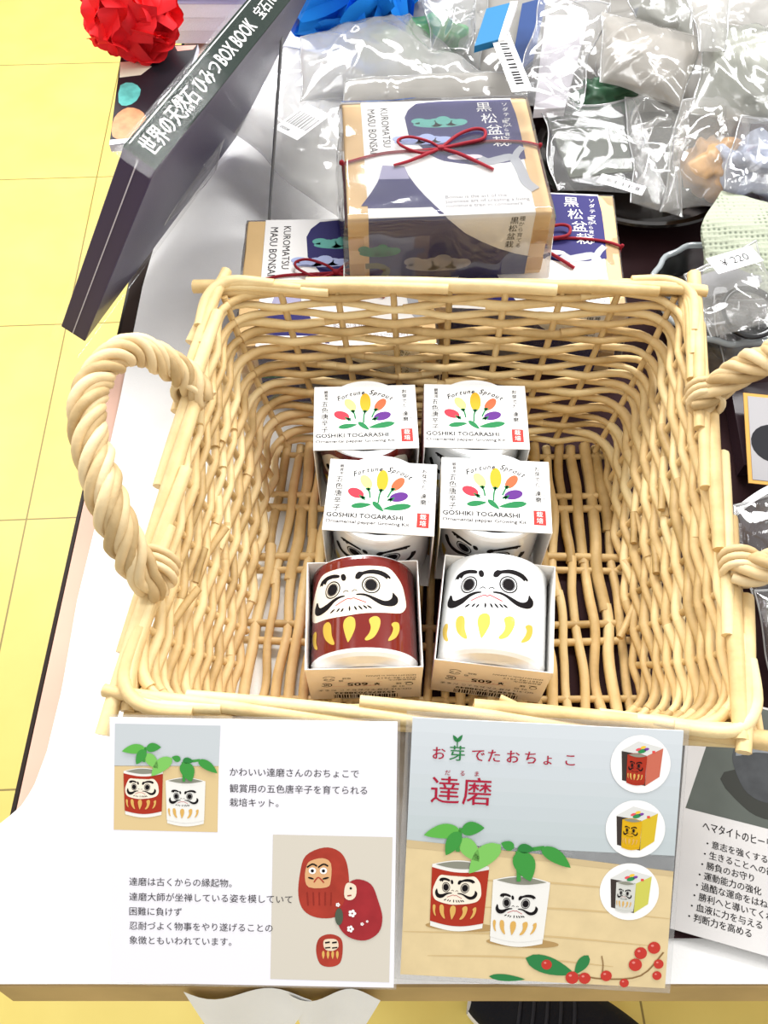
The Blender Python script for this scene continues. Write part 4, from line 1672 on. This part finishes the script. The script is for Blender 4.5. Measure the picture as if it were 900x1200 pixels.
t, c = bag('taupe shiny bag at upper right with white glints', [(708, 14, 9.5), (826, 46, 9.5), (798, 124, 7.5), (702, 96, 7.5)], 1.4, 1.0, 14.8, GREYF, f=.32)
slab('backing_card', 'taupe card inside the shiny bag at upper right', 'card', [(712, 26), (815, 52), (793, 116), (708, 90)], 7.6, .2, M('#8f867c', .6), 'backing cards')
slab('backing_card', 'olive grey card inside the bag right of the top bonsai kit', 'card', [(640, 134), (728, 124), (742, 200), (668, 208)], 5.4, .2, M('#4c4f46', .6), 'backing cards')
t, c = bag('smoky flat bag with an olive card right of the top bonsai kit', [(634, 128, 6.4), (742, 118, 6.4), (788, 236, 5.2), (652, 222, 5.2)], .8, .4, 17.1, OLIVEF, f=.3)
sticker(t, c, [(703, 203), (757, 219), (750, 229), (700, 213)], 6.3, True, [], False)
t, c = bag('rustling clear bag between olive card and amber stone', [(735, 116, 6.6), (806, 118, 6.8), (800, 252, 5), (742, 240, 5)], 1.5, .9, 19.9, LIGHT, f=.5)
t, c = bag('grey green bag at the right edge, above the amber stone', [(826, 24, 10), (930, 42, 10), (930, 150, 8), (812, 134, 8)], 1.2, .8, 22.5, SMOKY, f=.28)
slab('backing_card', 'pale green card inside the bag at the right edge', 'card', [(842, 32), (930, 48), (930, 140), (826, 124)], 7.9, .2, M('#c5c7b6', .6), 'backing cards')
t, c = bag('narrow clear bag end standing up at the top right', [(806, -14, 12), (852, -16, 12), (846, 60, 10.4), (822, 62, 10.4)], .5, .5, 25.5, HAZY, f=.45)
t, c = bag('dark shiny bag at the top, left of the narrow clear one', [(730, -20, 8), (822, -24, 8), (816, 40, 7), (744, 22, 7)], 1.0, 1.0, 27.2, SMOKY, f=.5)
t, c = bag('white clear bag in the top right corner', [(850, -24, 9), (940, -20, 9), (935, 40, 8), (852, 30, 8)], 1.2, 1.2, 29.8, HAZY, f=.4)
stone('orange amber coloured rough stone in a clear bag at the right', 838, 196, 5.2, 2.15, (1.1, 1.35, .9), '#d8a35c', 11.0, .3, 'amber_stone', lump=.4)
t, c = bag('clear bag around the orange stone', [(800, 120, 8.2), (884, 112, 8.4), (862, 246, 5), (772, 246, 5)], 1.6, .8, 33.3, LIGHT, f=.42)
stone('bluish white crystal cluster at the right edge', 892, 196, 6.4, 2.5, (1.2, 1.1, .9), '#c3cbe0', 14.0, .2, 'crystal_cluster', lump=.5)
t, c = bag('clear bag around the bluish crystal at the right edge', [(864, 138, 9), (950, 140, 9), (940, 236, 7.6), (846, 222, 7.6)], 1.2, 1.1, 37.1, CLEAR, f=.5)

t, c = bag('flat hazy bag lying lowest at the top, under the barcode bag', [(556, -16, 5), (716, -16, 5), (716, 128, 4), (560, 118, 4)], .7, .5, 63.3, GREYF, f=.3)
t, c = bag('flat grey bag lying lowest at the upper right, under the taupe bag', [(700, -14, 5), (905, -14, 5), (905, 128, 4.2), (700, 128, 4.2)], .7, .6, 66.3, GREYF, f=.3)
t, c = bag('hazy crumpled bag behind the green stones and blue flower', [(470, -24, 6), (574, -24, 6), (566, 80, 5), (470, 70, 5)], .9, .8, 69.3, HAZY, f=.4)
# dark plate under the bags
plate_c = at(742, 206, .6)
mb = MB()
lathe(mb, [(0, .35), (6.2, .35), (8.6, 2.0), (9.2, 2.15), (9.3, 1.95), (8.6, 1.6), (6.0, 0), (0, 0)], M('#1b1513', .12, .6), 64)
tag(mb.build('plate', loc=plate_c), 'dark glossy plate under the bags, right of the bonsai kits', 'plate')
# dark crate at the very back
mb = MB()
q0, q1_ = at(520, 4, 4), at(780, 4, 4)
rbox(mb, -(q1_.x - q0.x) / 2, (q1_.x - q0.x) / 2, -5, 5, 0, 5.5, M('#262426', .4), .4, 3)
rbox(mb, -(q1_.x - q0.x) / 2 - .4, (q1_.x - q0.x) / 2 + .4, -5.4, 5.4, 5.0, 6.0, M('#1d1c1e', .35), .3, 2)
tag(mb.build('storage_box', loc=((q0.x + q1_.x) / 2, q0.y + 6, .55)), 'black box at the very back behind the bags', 'box')

# ------------------------------------------------------------------ right: glass bowl, mesh cloth, priced bag, bangles
bc = at(848, 342, 4.6)
bowl = empty('glass_bowl', 'round glass bowl with a thick rim at the right, behind the basket corner', 'bowl', (bc.x, bc.y, .6))
mb = MB()
GLASS = plastic('bowl_glass', '#dfe8ea', haze=.10, edge=.9, rough=.04, bump=.1, bscale=30)
lathe(mb, [(0, .1), (3.0, .1), (4.6, 1.6), (5.3, 3.9), (5.05, 3.9), (4.4, 1.8), (2.9, .5), (0, .5)], GLASS, 56)
mb.build('bowl_wall', bowl)
mb = MB()
RIMG = M('#b9c4c8', .06, .9, coat=.8)
pts = []
for k in range(72):
    w_ = 2 * math.pi * k / 72
    pts.append(((5.2 + .1 * math.sin(w_ * 14)) * math.cos(w_), (5.2 + .1 * math.sin(w_ * 14)) * math.sin(w_), 4.0))
tube(mb, pts, .24, plastic('rim_glass', '#e3ecef', haze=.75, edge=1.0, rough=.05, bump=.2, bscale=80), 9, closed=True)
mb.build('thick_rim', bowl)
mb = MB()
for k in range(24):
    a = k * 2.4
    r_ = 2.6 * math.sqrt(k / 24)
    bm = bmesh.new()
    bmesh.ops.create_icosphere(bm, subdivisions=2, radius=.75)
    vs = [(p.co.x + r_ * math.cos(a), p.co.y + r_ * math.sin(a), p.co.z * .8 + 1.4) for p in bm.verts]
    bm.verts.index_update()
    mb.add(vs, [[q.index for q in f.verts] for f in bm.faces], M('#2b1d1a', .3, .5))
    bm.free()
tag(mb.build('dark_pebbles', loc=(bc.x, bc.y, .6)), 'dark brown pebbles lying in the glass bowl', 'pebbles', kind='stuff')


def mesh_material():
    m = M('#a5ab96', .8, .1)
    m = m.copy()
    nt = m.node_tree
    b = nt.nodes['Principled BSDF']
    tc = nt.nodes.new('ShaderNodeTexCoord')
    vo = nt.nodes.new('ShaderNodeTexVoronoi')
    vo.inputs['Scale'].default_value = 260
    vo.inputs['Randomness'].default_value = .15
    nt.links.new(tc.outputs['Object'], vo.inputs['Vector'])
    rp = nt.nodes.new('ShaderNodeValToRGB')
    rp.color_ramp.elements[0].position = .12
    rp.color_ramp.elements[0].color = lin('#6a7163')
    rp.color_ramp.elements[1].position = .42
    rp.color_ramp.elements[1].color = lin('#a8ae9a')
    nt.links.new(vo.outputs['Distance'], rp.inputs[0])
    nt.links.new(rp.outputs[0], b.inputs['Base Color'])
    bp = nt.nodes.new('ShaderNodeBump')
    bp.inputs['Strength'].default_value = .5
    bp.inputs['Distance'].default_value = .002
    nt.links.new(vo.outputs['Distance'], bp.inputs['Height'])
    nt.links.new(bp.outputs[0], b.inputs['Normal'])
    return m


Q = [at(846, 222, 7.2), at(930, 246, 7.2), at(930, 356, 5.4), at(826, 330, 5.2)]
mc_ = sum(Q, Vector()) / 4
mb = MB()


def mfn(u, v):
    p = Q[3].lerp(Q[2], u).lerp(Q[0].lerp(Q[1], u), v)
    e = (4 * v * (1 - v)) ** .7
    p = p + Vector((-.9 * e * (1 - u) + .25 * math.sin(v * 9) * (1 - u), 0, .8 * e + .25 * noise.noise(p * .5)))
    return p - mc_


MESHM = mesh_material()
grid(mb, mfn, 30, 30, MESHM)
grid(mb, lambda u, v: Vector(mfn(u, v)) - Vector((0, 0, .35)), 30, 30, MESHM)
tag(mb.build('mesh_cloth', loc=mc_), 'pale grey-green mesh cloth hanging over the glass bowl', 'cloth')
t, c = bag('small clear bag with a handwritten price 220 on a white strip', [(800, 320, 7.0), (888, 284, 7.4), (925, 372, 6.2), (838, 396, 5.6)], .8, .7, 41.7, LIGHT, group='plastic bags at the right', f=.5)
sticker(t, c, [(834, 303), (884, 287), (897, 306), (842, 321)], 8.3, False, [('¥ 220', .5, .3, .95, 0)])
slab('backing_card', 'silvery card inside the priced bag', 'card', [(810, 326), (886, 302), (893, 330), (822, 350)], 6.1, .15, M('#8d8d92', .5), 'backing cards')
t, c = bag('clear bag crumpled between the basket corner and the priced bag', [(762, 332, 3.2), (806, 336, 3.6), (862, 438, 3.0), (826, 440, 2.2)], 1.0, .9, 44.1, CLEAR, group='plastic bags at the right', f=.5)
t, c = bag('clear bag over the dark bangles near the right handle', [(836, 350, 5.2), (925, 352, 5.2), (930, 430, 4), (846, 424, 3.6)], 1.0, .9, 47.1, CLEAR, group='plastic bags at the right', f=.5)


def bangle(label, u, v, z, R, r, col, tilt):
    mb = MB()
    pts = [(R * math.cos(2 * math.pi * k / 60), R * math.sin(2 * math.pi * k / 60), 0) for k in range(60)]
    tube(mb, pts, r, M(col, .15, .6, coat=.5), 10, closed=True)
    o = mb.build('bangle', loc=at(u, v, z), rot=tilt)
    return tag(o, label, 'bangle', 'bangles')


bangle('black bangle inside the priced bag', 878, 366, 6.0, 1.9, .24, '#17171a', (.25, 0, 0))
bangle('dark beaded bangle, lowest by the right handle', 866, 398, 3.4, 2.2, .26, '#1f2024', (.1, .1, 0))
slab('pouch', 'dark plum pouch seen under the right handle', 'pouch', [(856, 452), (915, 446), (912, 540), (872, 545)], 2.2, 1.4, M('#2b1b22', .3, .5))
fr_m, w, h = card_frame(at(886, 462, 3.4), at(943, 468, 3.4), at(877, 566, 2.6), at(935, 572, 2.6))
fr = empty('framed_card', 'grey card with a thin gold border under the right handle', 'card')
fr.matrix_world = fr_m
mb = MB()
rbox(mb, 0, w, 0, h, -.08, 0, M('#b58a45', .35, metal=.3), .02, 1)
mb.build('gold_border', fr)
mb = MB()
rbox(mb, .28, w, .28, h - .28, -.03, .04, M('#9c9a9c', .5), .01, 1)
tag(mb.build('grey_panel', fr), 'grey panel')
mb = MB()
mb.add([(x_, y_, .05) for x_, y_ in [(w * .55 + 1.5 * math.cos(a * .3), h * .45 + 1.5 * math.sin(a * .3)) for a in range(21)]], [list(range(21))], M('#26262a', .2), smooth=False)
tag(mb.build('dark_disc', fr), 'dark round disc')
mb = MB()
pa = [at(858, 606, 2.2), at(872, 592, 2.5), at(900, 574, 2.8), at(935, 562, 3.0)]
cc = sum(pa, Vector()) / 4
vs = []
for p in catmull(pa, 6):
    vs += [tuple(p - cc + Vector((0, .3, 0))), tuple(p - cc + Vector((0, -.3, .12))), ]
nn_ = len(vs) // 2
mb.add(vs + [(x_, y_, z_ - .06) for x_, y_, z_ in vs], [(2 * k, 2 * k + 1, 2 * k + 3, 2 * k + 2) for k in range(nn_ - 1)] + [(2 * nn_ + 2 * k, 2 * nn_ + 2 * k + 2, 2 * nn_ + 2 * k + 3, 2 * nn_ + 2 * k + 1) for k in range(nn_ - 1)], M('#f1f1f3', .4))
tag(mb.build('paper_strip', loc=cc), 'white curved paper strip under the right handle', 'strip')
t, c = bag('dark clear bag below the white paper strip', [(862, 588, 2.6), (940, 572, 2.8), (960, 680, 2.2), (885, 700, 1.8)], .7, .7, 51.7, CLEAR, group='plastic bags at the right', f=.45)
t, c = bag('dark clear bag at the right edge beside the basket', [(880, 690, 2.2), (960, 680, 2.4), (970, 800, 2.0), (905, 810, 1.6)], .7, .7, 54.7, CLEAR, group='plastic bags at the right', f=.45)

# ------------------------------------------------------------------ leaning boxed book, booklets, flowers at upper left
A = at(163, 185, 20.0)
Bv = at(315, 0, 20.0)
ux = (Bv - A)
ux.z = 0
ux.normalize()
d_ = Vector(((85 - 450) / FPX, math.cos(PITCH) + (600 - 392) / FPX * math.sin(PITCH), -(math.sin(PITCH) - (600 - 392) / FPX * math.cos(PITCH))))
Dc = A.dot(ux) / d_.dot(ux)
Cc = Vector((0, 0, CAMH)) + d_ * Dc
uy = (A - Cc)
bw = uy.length
uy.normalize()
uz = ux.cross(uy).normalized()
bt, blen = 2.0, 27.0
# local frame: x along the spine (away), y up the cover, z the thickness; origin at the foot of the cover
bm_ = Matrix((ux, uy, uz)).transposed().to_4x4()
bm_.translation = Cc * S
book = empty('boxed_book', 'dark boxed book leaning at the left in a clear sleeve, spine up', 'book')
book.matrix_world = bm_
mb = MB()
rbox(mb, 0.05, blen, 0, bw - .1, -bt / 2, bt / 2, M('#3d3354', .4), .05, 1)
tag(mb.build('slipcase', book), 'dark purple slipcase')
mb = MB()
rbox(mb, 0, blen, bw - .1, bw, -bt / 2 - .02, bt / 2 + .02, M('#1d2a24', .7, .05), .04, 1)
tag(mb.build('spine', book), 'dark green spine')
mb = MB()
P = Print()
P.text(WHITE, '世界の天然石', .7, -.52, 1.35, bold=.03, sx=.74)
P.text(WHITE, 'ひみつ', 6.9, -.5, 1.25, bold=.03, sx=.76)
P.text(WHITE, 'BOX BOOK', 9.9, -.48, 1.25, bold=.02, sx=.72)
P.text(WHITE, '宝石100', 15.4, -.4, .95, bold=.02, sx=.9)
P.stroke(WHITE, [(.4, .85), (12, .85), (25, .85)], .06, 1)
P.emit(mb, lambda x, y, l: (x, bw + l * EPS, -y))
tag(mb.build('spine_lettering', book), 'white lettering')
mb = MB()
mb.add([(-.01, .2, -.06), (-.01, bw - .2, -.06), (-.01, bw - .2, .02), (-.01, .2, .02)], [(0, 1, 2, 3)], M('#b9b4c4', .4), smooth=False)
mb.build('page_line', book)
mb = MB()


def sl(u, v):
    """clear sleeve round the book, loose at the near end and below"""
    a = u * 4
    k = int(a) % 4
    f = a - int(a)
    z0, z1, y0, y1 = -bt / 2 - .2, bt / 2 + .2, -1.0, bw + .15
    cs = [(y0, z0), (y1, z0), (y1, z1), (y0, z1), (y0, z0)]
    yy = cs[k][0] + (cs[k + 1][0] - cs[k][0]) * f
    zz = cs[k][1] + (cs[k + 1][1] - cs[k][1]) * f
    p = Vector((-.9 + (blen + 1.2) * v, yy, zz))
    r = .05 * ridge(p, 60, .5)
    return p + Vector((0, max(0, r) * (1 if k == 1 else 0) - (max(0, r) if k == 3 else 0), r * (1 if k == 2 else -1 if k == 0 else 0)))


grid(mb, sl, 80, 50, plastic('book_sleeve_film', haze=.03, edge=.04, bump=.05, gl=.04))
mb.build('clear_sleeve', book)
# loose flap of the sleeve on the right of the spine
t, c = bag('loose grey clear sleeve flap beside the leaning book, over the white cloth', [(262, 118, 9), (285, 92, 9), (252, 200, 5), (196, 262, 5)], .4, .5, 61.7, CLEAR, f=.4, group='plastic bags at the back')

pile = slab('booklet', 'dark booklet with gemstone pictures, below the red paper flower', 'booklet', [(143, 55), (232, 52), (196, 168), (128, 170)], 8.0, .6, M('#26242a', .3), 'booklets at the back', edge=M('#e4e1ea', .6))
P = Print()
cpl = sum((at(*p, 8.0) for p in ((143, 55), (232, 52), (196, 168), (128, 170))), Vector()) / 4


def q4(u, v):
    d = at(u, v, 8.0) - cpl
    return (d.x, d.y)


P.poly(M('#e9ecd2', .4), [q4(*p) for p in ((141, 73), (165, 71), (178, 78), (165, 88), (140, 91))], 1)
P.poly(M('#8a6ab0', .35, var=.2, vscale=80), [q4(*p) for p in ((146, 57), (165, 57), (170, 63), (158, 71), (145, 70))], 1, 3)
P.poly(M('#5fb7b0', .35, var=.3, vscale=90), [q4(*p) for p in ((141, 100), (155, 97), (165, 105), (160, 118), (148, 124), (139, 120))], 1, 2)
P.poly(M('#c48a62', .35, var=.25, vscale=90), [q4(*p) for p in ((134, 138), (150, 126), (168, 132), (170, 150), (150, 162), (132, 160))], 1, 3)
P.poly(M('#e7e6ea', .35), [q4(*p) for p in ((186, 118), (200, 104), (204, 120), (192, 136), (182, 132))], 1)
P.poly(M('#d79a8c', .4), [q4(*p) for p in ((205, 54), (230, 53), (226, 58), (208, 60))], 1)
P.poly(M('#ececf0', .4), [q4(*p) for p in ((129, 164), (178, 160), (176, 164), (128, 170))], 1)
for it in P.items:
    P3 = Print()
    P3.items = [it]
    mb = MB()
    P3.emit(mb, lambda x, y, l: (x, y, l * EPS))
    mb.build('gem_picture', pile)
mb = MB()
rbox(mb, -2.4, 2.0, -4.2, 4.2, 0, 6.6, M('#d9d4de', .6), .05, 1)
tag(mb.build('booklet_block', loc=(-19.6, 69.0, .7), rot=(0, 0, .05)), 'pale block of stacked booklets below the gemstone booklet', 'booklets')
p0 = at(203, 52, .7)
proto = None
for k in range(6):
    if proto is None:
        proto = empty('booklet', 'x', 'booklet')
        mb = MB()
        rbox(mb, 0, 11, 0, 15, 0, 1.35, M('#e6e3ee', .6, bump=.3, bscale=700), .04, 1)
        mb.build('page_block', proto)
        mb = MB()
        rbox(mb, -.08, 11.08, -.1, 15.1, 1.35, 1.45, M('#a9a2bd', .4), .02, 1)
        mb.build('cover', proto)
        o = proto
    else:
        o = copy_tree(proto)
    o.location = ((p0.x - .1 * k + .25 * math.sin(k * 2.2)) * S, (p0.y + .3 * math.cos(k * 1.7)) * S, (.6 + 1.47 * k) * S)
    o.rotation_euler = (0, 0, .03 * math.sin(k * 3))
    tag(o, ('white paged booklet, lowest', 'white paged booklet, second from the bottom', 'white paged booklet, third from the bottom', 'white paged booklet, fourth from the bottom', 'white paged booklet, fifth from the bottom', 'white paged booklet, topmost')[k] + ' of the stack beside the red flower', 'booklet', 'stacked white booklets')


def paper_flower(label, c, r, colour, seed, n=90, zmin=-1):
    random.seed(seed)
    mb = MB()
    mat = M(colour, .75, .15, var=.10, vscale=30)
    mat2 = M(colour, .7, .15, var=.16, vscale=12)
    for k in range(n):
        zz = 1 - 2 * (k + .5) / n
        ph = k * 2.39996
        d = Vector((math.sqrt(1 - zz * zz) * math.cos(ph), math.sqrt(1 - zz * zz) * math.sin(ph), zz))
        d = (d + Vector((random.uniform(-.2, .2), random.uniform(-.2, .2), random.uniform(-.2, .2)))).normalized()
        a = d.orthogonal().normalized()
        a = Matrix.Rotation(random.uniform(0, 6.28), 3, d) @ a
        b = d.cross(a)
        s = r * random.uniform(.40, .58)
        R0 = r * random.uniform(.6, .92)
        sd = random.uniform(0, 99)

        def fn(u, v):
            x, y = (2 * u - 1), v
            wid = s * (0.35 + .65 * math.sin(math.pi * (.15 + .6 * y)))
            curl = .35 * s * y * y + .12 * s * noise.noise(Vector((x * 2 + sd, y * 2, 0)))
            edge = .10 * s * math.sin(x * 5 + sd) * y
            return d * (R0 * (.55 + .45 * y) + edge - .25 * s * x * x) + a * (x * wid) + b * ((y - .4) * s * 1.5 + curl)
        grid(mb, fn, 9, 8, mat if k % 2 else mat2)
    o = mb.build('paper_flower', loc=c)
    return tag(o, label, 'flower', 'paper flowers')


paper_flower('red crumpled paper flower at the top left, on the gemstone booklet', at(152, 12, 11.6), 4.0, '#fb3238', 5, 80)
paper_flower('bright blue crumpled paper flower at the top middle', at(412, -26, 8.2), 7.0, '#1f8cf0', 9, 90)

# thin steel rod
ra, rb = at(335, -25, 17), at(315, 262, 1.0)
mb = MB()
tube(mb, [ra - rb, Vector((0, 0, 0))], .13, M('#8b8c8e', .4, metal=.6), 10)
tag(mb.build('steel_rod', loc=rb), 'thin steel rod standing behind the lower left bonsai kit', 'rod')

# ------------------------------------------------------------------ shoe on the floor below the table
sc_ = at(640, 1196, FLOOR_Z)
shoe = empty('sneaker', 'black sneaker with a white rubber sole on the floor below the right card', 'shoe', (sc_.x, sc_.y, FLOOR_Z), (0, 0, math.radians(168)))


def shoe_sec(t, z, grow=0):
    x = -10 + 20 * t
    w_ = (4.2 * math.sin(math.pi * min(1, max(0, (t * .92 + .06)))) ** .45) * (1 + .12 * math.sin(t * 5 - .6)) + grow
    return x, w_


mb = MB()


def sole_fn(u, v):
    t = .5 - .5 * math.cos(math.pi * v)
    x, w_ = shoe_sec(t, 0, .35)
    a = 2 * math.pi * u
    return (x, w_ * math.copysign(abs(math.cos(a)) ** .7, math.cos(a)), 1.5 + 1.4 * math.copysign(abs(math.sin(a)) ** .5, math.sin(a)))


grid(mb, sole_fn, 32, 30, M('#e3e0d8', .6))
tag(mb.build('sole', shoe), 'white rubber sole')
mb = MB()


def upper_fn(u, v):
    t = .5 - .5 * math.cos(math.pi * v)
    x, w_ = shoe_sec(t, 0)
    a = math.pi * u
    hgt = 3.2 + 5.2 * max(0, 1 - t * 1.25) ** .8 + 1.6 * math.sin(math.pi * t) ** .6
    return (x, w_ * math.cos(a), 2.0 + hgt * math.sin(a) ** .8)


grid(mb, upper_fn, 28, 34, M('#17181d', .85, bump=.3, bscale=500))
tag(mb.build('upper', shoe), 'black fabric upper')
mb = MB()
for k in range(5):
    t = .42 + .075 * k
    pts = []
    for j in range(13):
        p = upper_fn(.3 + .4 * j / 12, math.acos(1 - 2 * t) / math.pi)
        pts.append((p[0], p[1], p[2] + .12))
    tube(mb, pts, .22, M('#2a2b31', .8), 7)
tag(mb.build('laces', shoe), 'dark laces')
